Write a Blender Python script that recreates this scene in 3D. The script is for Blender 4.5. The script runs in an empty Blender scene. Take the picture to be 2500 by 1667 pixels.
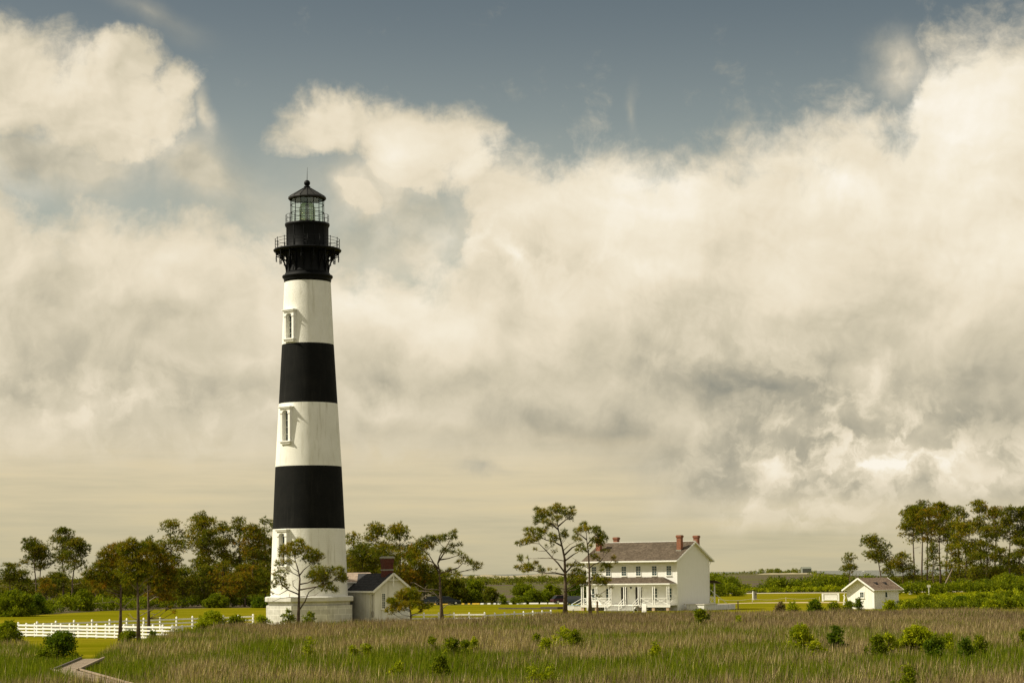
import bpy, bmesh, math, random
import numpy as np
from mathutils import Vector, Matrix

# ------------------------------------------------------------------ camera, sky, sun, exposure
SC = bpy.context.scene
COL = SC.collection
F = 4861.0            # focal length in pixels of the 2500 px wide photograph
HOR = 1400.5          # horizon row at the middle column
EYE = 5.3             # camera height above the lawn
cam_data = bpy.data.cameras.new('camera')
cam_data.sensor_width = 36.0
cam_data.lens = 36.0 * F / 2500.0
PITCH, ROLL = math.radians(3.15), math.radians(0.62)
cam_data.shift_y = (HOR - 833.5 - F * math.tan(PITCH)) / 2500.0
cam_data.clip_start = 0.5
cam_data.clip_end = 60000.0
cam = bpy.data.objects.new('camera', cam_data)
cam.location = (0, 0, EYE)
CAMROT = Matrix.Rotation(math.radians(90) + PITCH, 3, 'X') @ Matrix.Rotation(-ROLL, 3, 'Z')
cam.rotation_euler = CAMROT.to_euler()
COL.objects.link(cam)
SC.camera = cam

def ray(px, py):
    v = Vector(((px - 1250) / F, (833.5 - py) / F + cam_data.shift_y * 2500.0 / F, -1.0))
    return CAMROT @ v
def at(px, py, Y):
    """the world point at depth Y seen at a pixel of the 2500 x 1667 photograph"""
    d = ray(px, py); k = Y / d.y
    return Vector((d.x * k, Y, EYE + d.z * k))
def ground(px, py, z=0.0):
    d = ray(px, py); k = (z - EYE) / d.z
    return Vector((d.x * k, d.y * k, z))

SUN_EL = math.radians(44)
SUN_DIR = Vector((-math.cos(SUN_EL) * math.cos(math.radians(5)), -math.cos(SUN_EL) * math.sin(math.radians(5)), math.sin(SUN_EL)))
sd = bpy.data.lights.new('sun', 'SUN')
sd.energy = 5.0
sd.angle = math.radians(0.5)
sd.color = (1.0, 0.92, 0.75)
sun = bpy.data.objects.new('sun', sd)
sun.rotation_euler = SUN_DIR.to_track_quat('Z', 'Y').to_euler()
sun.location = (0, 0, 200)
COL.objects.link(sun)

SC.view_settings.view_transform = 'Standard'
SC.view_settings.look = 'None'
SC.view_settings.exposure = 0.33
SC.view_settings.gamma = 1.0

def lin(r, g, b):
    f = lambda c: (c / 255 / 12.92) if c / 255 <= 0.04045 else ((c / 255 + 0.055) / 1.055) ** 2.4
    return (f(r), f(g), f(b))

class NT:
    """small helper to write node trees as expressions"""
    def __init__(s, tree): s.t = tree; s.n = tree.nodes; s.l = tree.links
    def set(s, sock, v):
        if hasattr(v, 'bl_idname') or hasattr(v, 'is_linked'): s.l.new(v, sock)
        else: sock.default_value = v
    def m(s, op, a, b=None, c=None, clamp=False):
        n = s.n.new('ShaderNodeMath'); n.operation = op; n.use_clamp = clamp
        s.set(n.inputs[0], a)
        if b is not None: s.set(n.inputs[1], b)
        if c is not None: s.set(n.inputs[2], c)
        return n.outputs[0]
    def v(s, op, a, b=None, sc=None):
        n = s.n.new('ShaderNodeVectorMath'); n.operation = op
        s.set(n.inputs[0], a)
        if b is not None: s.set(n.inputs[1], b)
        if sc is not None: s.set(n.inputs['Scale'], sc)
        return n.outputs[0]
    def xyz(s, x, y, z):
        n = s.n.new('ShaderNodeCombineXYZ')
        for i, k in enumerate((x, y, z)): s.set(n.inputs[i], k)
        return n.outputs[0]
    def sep(s, v):
        n = s.n.new('ShaderNodeSeparateXYZ'); s.set(n.inputs[0], v); return n.outputs
    def noise(s, vec, scale, detail=5, rough=0.55, lac=2.0, dist=0.0, col=False):
        n = s.n.new('ShaderNodeTexNoise'); n.noise_dimensions = '3D'
        if vec is not None: s.set(n.inputs['Vector'], vec)
        n.inputs['Scale'].default_value = scale; n.inputs['Detail'].default_value = detail
        n.inputs['Roughness'].default_value = rough; n.inputs['Lacunarity'].default_value = lac
        n.inputs['Distortion'].default_value = dist
        return n.outputs['Color'] if col else n.outputs[0]
    def smooth(s, x, a, b):
        n = s.n.new('ShaderNodeMapRange'); n.interpolation_type = 'SMOOTHSTEP'
        s.set(n.inputs[0], x); n.inputs[1].default_value = a; n.inputs[2].default_value = b
        return n.outputs[0]
    def rng(s, x, a, b, c, d, clamp=True):
        n = s.n.new('ShaderNodeMapRange'); n.clamp = clamp
        s.set(n.inputs[0], x)
        for i, k in enumerate((a, b, c, d)): n.inputs[i + 1].default_value = k
        return n.outputs[0]
    def mix(s, f, a, b, mode='MIX'):
        n = s.n.new('ShaderNodeMix'); n.data_type = 'RGBA'; n.blend_type = mode
        n.clamp_result = False; n.clamp_factor = True
        s.set(n.inputs[0], f); 
        for sock, k in ((n.inputs[6], a), (n.inputs[7], b)):
            if isinstance(k, tuple) and len(k) == 3: k = k + (1.0,)
            s.set(sock, k)
        return n.outputs[2]
    def ramp(s, f, pts, interp='LINEAR'):
        n = s.n.new('ShaderNodeValToRGB'); s.set(n.inputs[0], f)
        e = n.color_ramp.elements; n.color_ramp.interpolation = interp
        while len(e) > 1: e.remove(e[-1])
        e[0].position = pts[0][0]; e[0].color = tuple(pts[0][1]) + (1,)
        for p, c in pts[1:]:
            k = e.new(p); k.color = tuple(c) + (1,)
        return n.outputs[0]
    def blob(s, vec, cx, cy, rx, ry, rot=0.0, kind='QUADRATIC_SPHERE'):
        mp = s.n.new('ShaderNodeMapping'); mp.vector_type = 'TEXTURE'
        s.set(mp.inputs[0], vec)
        mp.inputs[1].default_value = (cx, cy, 0); mp.inputs[2].default_value = (0, 0, math.radians(rot)); mp.inputs[3].default_value = (rx, ry, 1)
        g = s.n.new('ShaderNodeTexGradient'); g.gradient_type = kind
        s.l.new(mp.outputs[0], g.inputs[0])
        return g.outputs[1]
    def curve(s, x, pts, x0, x1):
        """y(x) as a float curve; x and y are remapped to 0..1 and back"""
        ys = [p[1] for p in pts]; y0, y1 = min(ys) - .01, max(ys) + .01
        n = s.n.new('ShaderNodeFloatCurve')
        s.set(n.inputs[1], s.rng(x, x0, x1, 0, 1))
        c = n.mapping.curves[0]
        q = [((p[0] - x0) / (x1 - x0), (p[1] - y0) / (y1 - y0)) for p in pts]
        c.points[0].location = q[0]; c.points[1].location = q[-1]
        for k in q[1:-1]: c.points.new(*k)
        n.mapping.update()
        return s.rng(n.outputs[0], 0, 1, y0, y1)

def build_world():
    w = bpy.data.worlds.new('World'); SC.world = w; w.use_nodes = True
    t = w.node_tree; t.nodes.clear(); N = NT(t)
    out = t.nodes.new('ShaderNodeOutputWorld'); bg = t.nodes.new('ShaderNodeBackground')
    t.links.new(bg.outputs[0], out.inputs[0]); bg.inputs[1].default_value = 0.0795
    sky = t.nodes.new('ShaderNodeTexSky'); sky.sky_type = 'NISHITA'; sky.sun_disc = False
    sky.sun_elevation = SUN_EL
    sky.sun_rotation = math.atan2(SUN_DIR.x, SUN_DIR.y) % (2 * math.pi)
    sky.air_density = 1.0; sky.dust_density = 1.5; sky.ozone_density = 1.0
    tc = t.nodes.new('ShaderNodeTexCoord')
    d = N.v('NORMALIZE', tc.outputs['Generated'])
    x, y, z = N.sep(d)
    az = N.m('ARCTAN2', x, y)
    el = N.m('ARCSINE', z)
    px = N.m('MULTIPLY_ADD', az, F / 1000, 1.25)          # sky angle east of the view axis, scaled
    py = N.m('ADD', N.m('MULTIPLY_ADD', el, -F / 1000, HOR / 1000), N.m('MULTIPLY', N.m('SUBTRACT', px, 1.25), -.0108))   # sky angle below the top of the view
    P0 = N.xyz(px, py, 0)
    # warp for billows
    wn = N.noise(P0, 3.6, 5, 0.52, col=True)
    wv = N.v('SUBTRACT', wn, (0.5, 0.5, 0.5))
    P = N.v('ADD', P0, N.v('SCALE', wv, sc=0.16))
    P = N.v('MULTIPLY', P, (1, 1, 0))
    wn2 = N.v('SUBTRACT', N.noise(P0, 12.0, 7, 0.62, col=True), (0.5, 0.5, 0.5))
    P2 = N.v('MULTIPLY', N.v('ADD', P, N.v('SCALE', wn2, sc=0.085)), (1, 1, 0))
    sx, sy, _ = N.sep(P2)
    # coverage: main bank edge
    edge = N.curve(sx, [(-1, .3), (-.2, .33), (0, .40), (.06, .46), (.14, .53), (.22, .50), (.38, .50), (.55, .53), (.72, .55), (.85, .60), (1.0, .60), (1.1, .58), (1.14, .52), (1.17, .42),
                         (1.25, .37), (1.4, .35), (1.52, .325), (1.62, .37), (1.7, .35), (1.9, .32), (2.05, .30), (2.2, .28), (2.25, .2), (2.30, .10), (2.36, .115), (2.42, .095), (2.5, .10), (2.8, -.1), (3.5, -.1)], -1, 3.5)
    C = N.m('MULTIPLY', N.m('SUBTRACT', sy, edge), 6.0)
    def addmax(C, pts, off, k):
        for p in pts:
            b = N.m('MULTIPLY', N.m('SUBTRACT', N.blob(P2, *p, kind='SPHERICAL'), off), k)
            C = N.m('MAXIMUM', C, b)
        return C
    C = addmax(C, [(.08, .27, .27, .20, 0), (.23, .275, .28, .20, 8), (.36, .29, .17, .17, 0), (.0, .24, .25, .20, 0), (.31, .17, .14, .09, 0), (.42, .23, .09, .09, 0), (.27, .36, .24, .10, 0),
                   (.80, .32, .18, .10, -5), (.86, .30, .15, .10, 0), (1.0, .34, .24, .13, 8), (1.11, .36, .17, .14, 0), (1.15, .40, .12, .11, 0), (1.02, .42, .22, .09, 18), (.90, .475, .14, .07, 20)], .25, 2.3)
    # thin veils
    veil = N.m('ADD', N.m('MULTIPLY', N.blob(P, .15, .42, .45, .17, 0), 1.5), N.m('MULTIPLY', N.blob(P, .50, .43, .28, .13, 30), 1.2))
    veil = N.m('ADD', veil, N.m('MULTIPLY', N.blob(P, .92, .46, .24, .12, 10), 1.7))
    veil = N.m('ADD', veil, N.m('MULTIPLY', N.blob(P, .50, .30, .035, .14, -20), 1.0))
    veil = N.m('ADD', veil, N.m('MULTIPLY', N.blob(P, .38, .07, .22, .06, 20), .45))
    veil = N.m('ADD', veil, N.m('MULTIPLY', N.blob(P, 1.56, .29, .02, .10, 5), .32))
    veil = N.m('ADD', veil, N.m('MULTIPLY', N.blob(P2, 2.21, .21, .15, .14, -40), 1.3))
    veil = N.m('ADD', veil, N.m('MULTIPLY', N.blob(P, 1.02, .60, 1.3, .34, 0), .85))
    vn = N.noise(P, 7.0, 5, 0.55)
    veil = N.m('MULTIPLY', veil, N.rng(vn, .3, .7, .5, 1.3))
    # everything overhead and behind the camera: unseen broken cloud added to colour the fill light
    far = N.noise(N.v('MULTIPLY', d, (1, 1, 2.0)), 1.6, 6, 0.55)
    far = N.m('MULTIPLY', N.m('SUBTRACT', far, .40), 9.0)
    out_x = N.m('ABSOLUTE', N.m('SUBTRACT', px, 1.25))
    outside = N.m('MAXIMUM', N.smooth(out_x, 1.7, 2.6), N.smooth(py, -.35, -1.0))
    C = N.m('ADD', N.m('MULTIPLY', C, N.m('SUBTRACT', 1.0, outside)), N.m('MULTIPLY', far, outside))
    bil = N.noise(P, 7.0, 9, 0.64)
    alpha = N.smooth(N.m('ADD', C, N.m('MULTIPLY', N.m('SUBTRACT', bil, .5), 2.6)), -.35, .85)
    alpha = N.m('MAXIMUM', alpha, N.m('MINIMUM', veil, .85))
    # brightness
    Bt = [(.22, .23, .34, .22, 0, .42), (.02, .42, .35, .2, 0, -.16), (.065, .49, .13, .05, 48, .62), (.95, .32, .35, .12, 8, .30), (1.1, .42, .25, .12, 0, .05),
          (2.35, .30, .5, .45, 0, .62), (2.05, .47, .17, .07, 30, .40), (2.42, .62, .35, .25, 0, .18), (1.62, .46, .45, .17, 8, .45), (1.75, .40, .22, .14, 0, -.40), (1.83, .50, .12, .12, 60, -.22),
          (1.255, .645, .10, .035, 45, .40), (1.60, .66, .2, .06, 10, .22), (.40, .60, .4, .15, 0, .16), (.47, .72, .3, .12, 20, .20), (.92, .76, .35, .12, 15, .34), (1.15, .82, .3, .1, 0, .2),
          (1.76, .93, .46, .13, 8, -.90), (1.88, .94, .15, .06, 15, -.2), (1.36, 1.03, .20, .07, 0, -.75), (1.52, 1.04, .16, .05, 15, -.7), (.95, .93, .55, .10, 0, -.55), (.62, .88, .2, .05, 0, .15),
          (2.05, .78, .6, .16, -8, -.34), (2.42, .92, .45, .18, 0, -.36), (2.35, 1.0, .3, .1, 0, -.15), (.28, .78, .4, .14, 0, -.22), (.45, .95, .4, .06, 10, -.14), (.12, 1.03, .30, .09, 0, .22), (.35, 1.0, .2, .06, 20, .1),
          (.92, .99, .26, .05, 0, .30), (2.12, .96, .16, .09, 55, .45), (2.02, 1.02, .26, .07, 0, .24), (2.02, 1.08, .3, .06, 0, -.2),
          (2.14, 1.10, .17, .05, 10, .5), (2.34, 1.11, .13, .08, 30, .55), (2.38, 1.16, .16, .06, 0, .35), (1.86, 1.12, .1, .05, 20, .35), (2.0, 1.15, .22, .05, 0, .28), (2.1, 1.155, .12, .04, 0, .3),
          (1.83, 1.23, .09, .05, -30, .32), (1.99, 1.26, .18, .05, 10, .32), (2.2, 1.20, .5, .04, 0, -.28), (1.88, 1.175, .25, .05, 0, -.2), (1.62, 1.13, .2, .08, 25, -.22), (1.55, 1.10, .2, .05, 0, -.2), (1.17, 1.135, .06, .025, 15, -.28), (2.46, 1.15, .1, .2, 0, -.1)]
    B = None
    for (cx, cy, rx, ry, rot, a) in Bt:
        b = N.m('MULTIPLY_ADD', N.blob(P2, cx, cy, rx * 1.45, ry * 1.45, rot), a * (0.95 if a > 0 else 0.52), 0.0 if B is None else B)
        B = b
    # relief: cloud height against a step towards the light (up and left)
    def h(vec): return N.noise(vec, 4.2, 6, 0.50)
    def h2(vec): return N.noise(vec, 17.0, 4, 0.55)
    r1 = N.m('SUBTRACT', h(P), h(N.v('ADD', P, (-.030, -.035, 0))))
    r2 = N.m('SUBTRACT', h2(P), h2(N.v('ADD', P, (-.009, -.011, 0))))
    big = N.noise(P0, 2.2, 3, 0.5)
    det = N.m('MULTIPLY', r1, 1.15)
    det = N.m('MULTIPLY_ADD', r2, .22, det)
    det = N.m('MULTIPLY_ADD', N.m('SUBTRACT', big, .5), .32, det)
    lowmask = N.m('MULTIPLY', N.smooth(py, 1.00, 1.20), N.smooth(px, 1.75, 1.5))
    lowmask = N.m('MAXIMUM', lowmask, N.smooth(py, 1.17, 1.32))
    det = N.m('MULTIPLY', det, N.m('MULTIPLY_ADD', lowmask, -.9, 1.0))
    base = N.m('ADD', N.m('ADD', .52, N.m('MULTIPLY', N.blob(P0, 1.45, .58, 1.9, .50, 0, 'SPHERICAL'), .36)), N.m('MULTIPLY', outside, .10))
    B = N.m('ADD', N.m('ADD', B, det), base)
    # slightly dimmer towards the thin cloud edge
    rim = N.smooth(C, -.2, 1.1)
    B = N.m('MULTIPLY_ADD', N.m('SUBTRACT', rim, 1.0), .16, B)
    pf = N.noise(P2, 11.0, 7, 0.58)
    pm_ = N.m('ADD', N.m('MULTIPLY', N.blob(P, 2.12, 1.13, .62, .17, 0, 'SPHERICAL'), 1.5), N.m('MULTIPLY', N.blob(P, 2.0, .96, .6, .2, 15, 'SPHERICAL'), .7))
    pm_ = N.m('ADD', pm_, N.m('MULTIPLY', N.blob(P, .25, .98, .7, .16, 5, 'SPHERICAL'), .5))
    pm_ = N.m('ADD', pm_, N.m('MULTIPLY', N.blob(P, 1.15, .60, .6, .12, 12, 'SPHERICAL'), .5))
    B = N.m('MULTIPLY_ADD', N.m('MULTIPLY', N.m('SUBTRACT', N.smooth(pf, .42, .64), .44), pm_), .46, B)
    cloud = N.ramp(N.m('MULTIPLY', B, .7692), [(0.0, lin(150, 148, 134)), (.2, lin(180, 173, 152)), (.385, lin(209, 199, 174)), (.60, lin(233, 221, 196)), (.80, lin(244, 234, 212)), (1.0, lin(252, 245, 230))])
    # low streaky haze
    st = N.noise(N.xyz(N.m('MULTIPLY', px, 1.2), N.m('MULTIPLY', py, 16.0), 0), 1.6, 6, 0.6)
    hz = N.ramp(N.smooth(py, .98, 1.40), [(0, lin(223, 208, 176)), (.35, lin(219, 204, 168)), (.7, lin(209, 196, 160)), (1, lin(194, 184, 149))])
    hz = N.mix(1.0, hz, N.ramp(st, [(.3, (.84, .87, .90)), (.52, (1, 1, 1)), (.72, (1.09, 1.06, 1.0))]), 'MULTIPLY')
    lp = N.m('ADD', N.m('ADD', N.blob(P, 1.83, 1.235, .16, .09, -20), N.blob(P, 1.99, 1.265, .30, .08, 8)), N.m('ADD', N.m('MULTIPLY', N.blob(P, .42, 1.085, 1.0, .10, 2), .6), N.m('MULTIPLY', N.blob(P, 1.0, 1.075, .5, .08, 4), .55)))
    lp = N.m('MULTIPLY', lp, N.m('MULTIPLY', N.smooth(pf, .36, .60), 2.4), clamp=True)
    hz = N.mix(N.m('MULTIPLY', lp, .8), hz, lin(230, 217, 188))
    ld = N.m('ADD', N.blob(P2, 1.17, 1.137, .12, .04, 12), N.m('ADD', N.m('MULTIPLY', N.blob(P2, 1.60, 1.13, .30, .10, 10), .8), N.m('MULTIPLY', N.blob(P2, 2.25, 1.20, .8, .05, 0), .8)))
    hz = N.mix(N.m('MULTIPLY', N.m('MULTIPLY', ld, 1.6), .6, clamp=True), hz, lin(180, 175, 156))
    hzf = N.m('MULTIPLY', lowmask, N.m('MULTIPLY_ADD', B, -.3, 1.0), clamp=True)
    cloud = N.mix(hzf, cloud, hz)
    alpha = N.m('MAXIMUM', alpha, lowmask)
    cloud = N.mix(1.0, cloud, (10, 10, 10), 'MULTIPLY')
    # the clear part: Nishita sky seen through a warm, dim grade
    clear = N.mix(1.0, sky.outputs[0], N.ramp(N.smooth(py, -.1, .62), [(0, (SKR, SKG, SKB)), (1, (SKR * 2.1, SKG * 1.90, SKB * 1.66))]), 'MULTIPLY')
    cloud = N.mix(1.0, cloud, N.mix(outside, (1, 1, 1), (1.0, 1.05, 1.14)), 'MULTIPLY')  # cloud out of view tinted cooler to steer the shade colour
    fin = N.mix(alpha, clear, cloud)
    t.links.new(fin, bg.inputs[0])
    w.cycles.sampling_method = 'MANUAL'; w.cycles.sample_map_resolution = 512
SKR, SKG, SKB = .70, .61, .47
build_world()
# ------------------------------------------------------------------ mesh helpers
rnd = random.Random(7)
class MB:
    """collects shapes and links them as ONE mesh object"""
    def __init__(s): s.v = []; s.f = []; s.m = []; s.sm = []
    def add(s, vs, fs, mi=0, smooth=False, mat=None):
        o = len(s.v)
        for p in vs:
            p = Vector(p)
            if mat is not None: p = mat @ p
            s.v.append(tuple(p))
        for f in fs: s.f.append([i + o for i in f]); s.m.append(mi); s.sm.append(smooth)
        return s
    def box(s, x0, x1, y0, y1, z0, z1, mi=0, mat=None):
        vs = [(x0, y0, z0), (x1, y0, z0), (x1, y1, z0), (x0, y1, z0), (x0, y0, z1), (x1, y0, z1), (x1, y1, z1), (x0, y1, z1)]
        return s.add(vs, [(0, 3, 2, 1), (4, 5, 6, 7), (0, 1, 5, 4), (1, 2, 6, 5), (2, 3, 7, 6), (3, 0, 4, 7)], mi, mat=mat)
    def bar(s, a, b, w, h=None, mi=0, mat=None):
        """square bar between two points"""
        a = Vector(a); b = Vector(b); h = h or w
        d = (b - a); L = d.length; d.normalize()
        up = Vector((0, 0, 1)) if abs(d.z) < .95 else Vector((0, 1, 0))
        x = d.cross(up).normalized(); y = x.cross(d)
        vs = []
        for p in (a, b):
            for sx, sy in ((-1, -1), (1, -1), (1, 1), (-1, 1)): vs.append(p + x * sx * w / 2 + y * sy * h / 2)
        return s.add(vs, [(0, 1, 2, 3), (7, 6, 5, 4), (0, 4, 5, 1), (1, 5, 6, 2), (2, 6, 7, 3), (3, 7, 4, 0)], mi, mat=mat)
    def lathe(s, prof, n=64, mi=0, phase=0.0, smooth=True, cap=True, mat=None, mis=None):
        """profile of (radius, z), bottom to top; mis: material per profile segment"""
        vs = []; fs = []; base = len(s.v)
        for r, z in prof:
            for k in range(n):
                a = phase + 2 * math.pi * k / n
                vs.append((r * math.sin(a), -r * math.cos(a), z))
        s.add(vs, [], mat=mat)
        for j in range(len(prof) - 1):
            for k in range(n):
                k2 = (k + 1) % n
                s.f.append([base + j * n + k, base + j * n + k2, base + (j + 1) * n + k2, base + (j + 1) * n + k])
                s.m.append(mis[j] if mis else mi); s.sm.append(smooth)
        if cap:
            s.f.append([base + k for k in range(n)][::-1]); s.m.append(mis[0] if mis else mi); s.sm.append(False)
            t = base + (len(prof) - 1) * n
            s.f.append([t + k for k in range(n)]); s.m.append(mis[-1] if mis else mi); s.sm.append(False)
        return s
    def tube(s, pts, rad, n=6, mi=0, smooth=True, mat=None):
        pts = [Vector(p) for p in pts]
        if not hasattr(rad, '__len__'): rad = [rad] * len(pts)
        base = len(s.v); m = len(pts)
        for i, p in enumerate(pts):
            d = (pts[min(i + 1, m - 1)] - pts[max(i - 1, 0)])
            if d.length < 1e-6: d = Vector((0, 0, 1))
            d.normalize()
            up = Vector((0, 1, 0)) if abs(d.y) < .9 else Vector((1, 0, 0))
            x = d.cross(up).normalized(); y = x.cross(d)
            for k in range(n):
                a = 2 * math.pi * k / n
                q = p + (x * math.cos(a) + y * math.sin(a)) * rad[i]
                if mat is not None: q = mat @ q
                s.v.append(tuple(q))
        for i in range(m - 1):
            for k in range(n):
                k2 = (k + 1) % n
                s.f.append([base + i * n + k2, base + i * n + k, base + (i + 1) * n + k, base + (i + 1) * n + k2]); s.m.append(mi); s.sm.append(smooth)
        s.f.append([base + k for k in range(n)]); s.m.append(mi); s.sm.append(False)
        s.f.append([base + (m - 1) * n + k for k in range(n)][::-1]); s.m.append(mi); s.sm.append(False)
        return s
    def sphere(s, c, r, n=16, mi=0, sq=1.0):
        pr = [(max(.001, r * math.sin(math.pi * j / 10)), -r * sq * math.cos(math.pi * j / 10)) for j in range(11)]
        return s.lathe(pr, n, mi, mat=Matrix.Translation(Vector(c)))
    def build(s, name, mats, parent=None):
        me = bpy.data.meshes.new(name)
        me.from_pydata(s.v, [], s.f)
        if not isinstance(mats, (list, tuple)): mats = [mats]
        for m in mats: me.materials.append(m)
        me.polygons.foreach_set('material_index', s.m)
        me.polygons.foreach_set('use_smooth', s.sm)
        me.update()
        o = bpy.data.objects.new(name, me); COL.objects.link(o)
        if parent is not None: o.parent = parent
        return o

def tag(o, label=None, cat=None, group=None, kind=None):
    if label: o['label'] = label
    if cat: o['category'] = cat
    if group: o['group'] = group
    if kind: o['kind'] = kind
    return o
def thing(name, label, cat, loc=(0, 0, 0), rotz=0.0, group=None):
    o = bpy.data.objects.new(name, None); COL.objects.link(o)
    o.location = loc; o.rotation_euler = (0, 0, rotz); o.empty_display_size = 0.3
    return tag(o, label, cat, group)
def children(o): return [c for c in o.children]
def copy_tree(o, parent=None):
    c = o.copy(); COL.objects.link(c)
    if parent is not None: c.parent = parent
    for ch in children(o): copy_tree(ch, c)
    return c
def raw_mesh(name, V, Fc, col, mat, parent=None):
    """triangles from numpy arrays with a colour attribute"""
    me = bpy.data.meshes.new(name)
    nv, nf = len(V), len(Fc)
    me.vertices.add(nv); me.vertices.foreach_set('co', np.asarray(V, np.float32).ravel())
    me.loops.add(nf * 3); me.loops.foreach_set('vertex_index', np.asarray(Fc, np.int32).ravel())
    me.polygons.add(nf)
    me.polygons.foreach_set('loop_start', np.arange(nf, dtype=np.int32) * 3)
    try: me.polygons.foreach_set('loop_total', np.full(nf, 3, np.int32))
    except Exception: pass
    a = me.color_attributes.new('tint', 'FLOAT_COLOR', 'POINT')
    c4 = np.ones((nv, 4), np.float32); c4[:, :3] = col
    a.data.foreach_set('color', c4.ravel())
    me.materials.append(mat); me.update(calc_edges=True)
    o = bpy.data.objects.new(name, me); COL.objects.link(o)
    if parent is not None: o.parent = parent
    return o

# ------------------------------------------------------------------ materials
def mat(name):
    m = bpy.data.materials.new(name); m.use_nodes = True
    t = m.node_tree; N = NT(t); b = t.nodes['Principled BSDF']
    return m, N, b
def P(b, **k):
    for a, v in k.items(): b.inputs[a.replace('_', ' ')].default_value = v
def bump(N, b, h, strength=.3, dist=.02):
    n = N.n.new('ShaderNodeBump'); n.inputs['Strength'].default_value = strength; n.inputs['Distance'].default_value = dist
    N.set(n.inputs['Height'], h); N.l.new(n.outputs[0], b.inputs['Normal'])
def objco(N): return N.n.new('ShaderNodeTexCoord').outputs['Object']

def m_masonry(name, c0, c1, dirt, rough=.75, bumps=.35, spec=.3):
    m, N, b = mat(name)
    co = objco(N)
    n1 = N.noise(co, .55, 6, .65)
    streak = N.noise(N.v('MULTIPLY', co, (1.6, 1.6, .12)), 1.3, 6, .7)
    c = N.mix(N.smooth(n1, .35, .7), c0, c1)
    c = N.mix(N.m('MULTIPLY', N.smooth(streak, .50, .76), .7), c, dirt)
    fine = N.noise(co, 9.0, 5, .7)
    c = N.mix(N.m('MULTIPLY', N.smooth(fine, .55, .8), .25), c, dirt)
    N.l.new(c, b.inputs['Base Color']); P(b, Roughness=rough); b.inputs['Specular IOR Level'].default_value = spec
    x, y, z = N.sep(co)
    course = N.m('PINGPONG', z, .11)
    hgt = N.m('MULTIPLY_ADD', N.smooth(course, 0, .02), .25, N.noise(N.v('MULTIPLY', co, (3.5, 3.5, 9.0)), 1.5, 5, .75))
    bump(N, b, hgt, bumps, .05)
    return m
def m_plain(name, c, rough=.6, var=.15, scale=3.0, metal=0.0, spec=.4):
    m, N, b = mat(name)
    co = objco(N)
    n = N.noise(co, scale, 5, .65)
    c2 = tuple(k * (1 - var) for k in c); c3 = tuple(min(1, k * (1 + var * .6)) for k in c)
    N.l.new(N.mix(N.smooth(n, .3, .7), c2, c3), b.inputs['Base Color'])
    P(b, Roughness=rough, Metallic=metal); b.inputs['Specular IOR Level'].default_value = spec
    return m
def m_boards(name, c, dirt, period, axis='z', var=.5, rough=.65, bumps=.6):
    m, N, b = mat(name)
    co = objco(N); x, y, z = N.sep(co)
    q = z if axis == 'z' else (N.m('ADD', x, y) if axis == 'xy' else x)
    g = N.smooth(N.m('PINGPONG', q, period / 2), 0, .03)
    n = N.noise(co, 1.1, 6, .65); n2 = N.noise(N.v('MULTIPLY', co, (2, 2, .25)), 2.0, 5, .7)
    cc = N.mix(N.m('MULTIPLY', N.smooth(n2, .48, .8), var), c, dirt)
    cc = N.mix(N.m('MULTIPLY', N.smooth(n, .5, .8), var * .5), cc, dirt)
    cc = N.mix(N.m('MULTIPLY_ADD', g, -.28, .28), cc, dirt)
    N.l.new(cc, b.inputs['Base Color']); P(b, Roughness=rough); b.inputs['Specular IOR Level'].default_value = .3
    bump(N, b, g, bumps, .02)
    return m
def m_shingle(name, c0, c1, c2):
    m, N, b = mat(name)
    co = objco(N)
    n = N.noise(N.v('MULTIPLY', co, (1.5, 1.5, 5.0)), 3.2, 4, .7)
    vo = N.n.new('ShaderNodeTexVoronoi'); vo.inputs['Scale'].default_value = 3.6
    N.l.new(N.v('MULTIPLY', co, (1, 1, 1.9)), vo.inputs['Vector'])
    r, g, _ = N.sep(vo.outputs['Color'])
    c = N.mix(N.smooth(n, .3, .7), c0, c1)
    c = N.mix(N.m('MULTIPLY', r, .6), c, c2)
    big = N.noise(co, .45, 4, .6)
    c = N.mix(N.m('MULTIPLY', N.smooth(big, .45, .75), .45), c, tuple(k * .6 for k in c0))
    N.l.new(c, b.inputs['Base Color']); P(b, Roughness=.9); b.inputs['Specular IOR Level'].default_value = .02
    x, y, z = N.sep(co)
    bump(N, b, N.m('ADD', N.m('PINGPONG', z, .09), N.m('MULTIPLY', g, .05)), .8, .6)
    return m
def m_brick(name, c0, c1, mortar, s=3.0):
    m, N, b = mat(name)
    co = objco(N); x, y, z = N.sep(co)
    br = N.n.new('ShaderNodeTexBrick')
    N.l.new(N.xyz(N.m('ADD', x, y), z, 0), br.inputs['Vector'])
    br.inputs['Color1'].default_value = c0 + (1,); br.inputs['Color2'].default_value = c1 + (1,); br.inputs['Mortar'].default_value = mortar + (1,)
    br.inputs['Scale'].default_value = s; br.inputs['Mortar Size'].default_value = .03; br.inputs['Brick Width'].default_value = .7; br.inputs['Row Height'].default_value = .25
    n = N.noise(co, 2.5, 5, .7)
    N.l.new(N.mix(N.m('MULTIPLY', N.smooth(n, .5, .75), .5), br.outputs[0], tuple(k * .45 for k in c0)), b.inputs['Base Color'])
    P(b, Roughness=.9); b.inputs['Specular IOR Level'].default_value = .15
    return m
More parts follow.
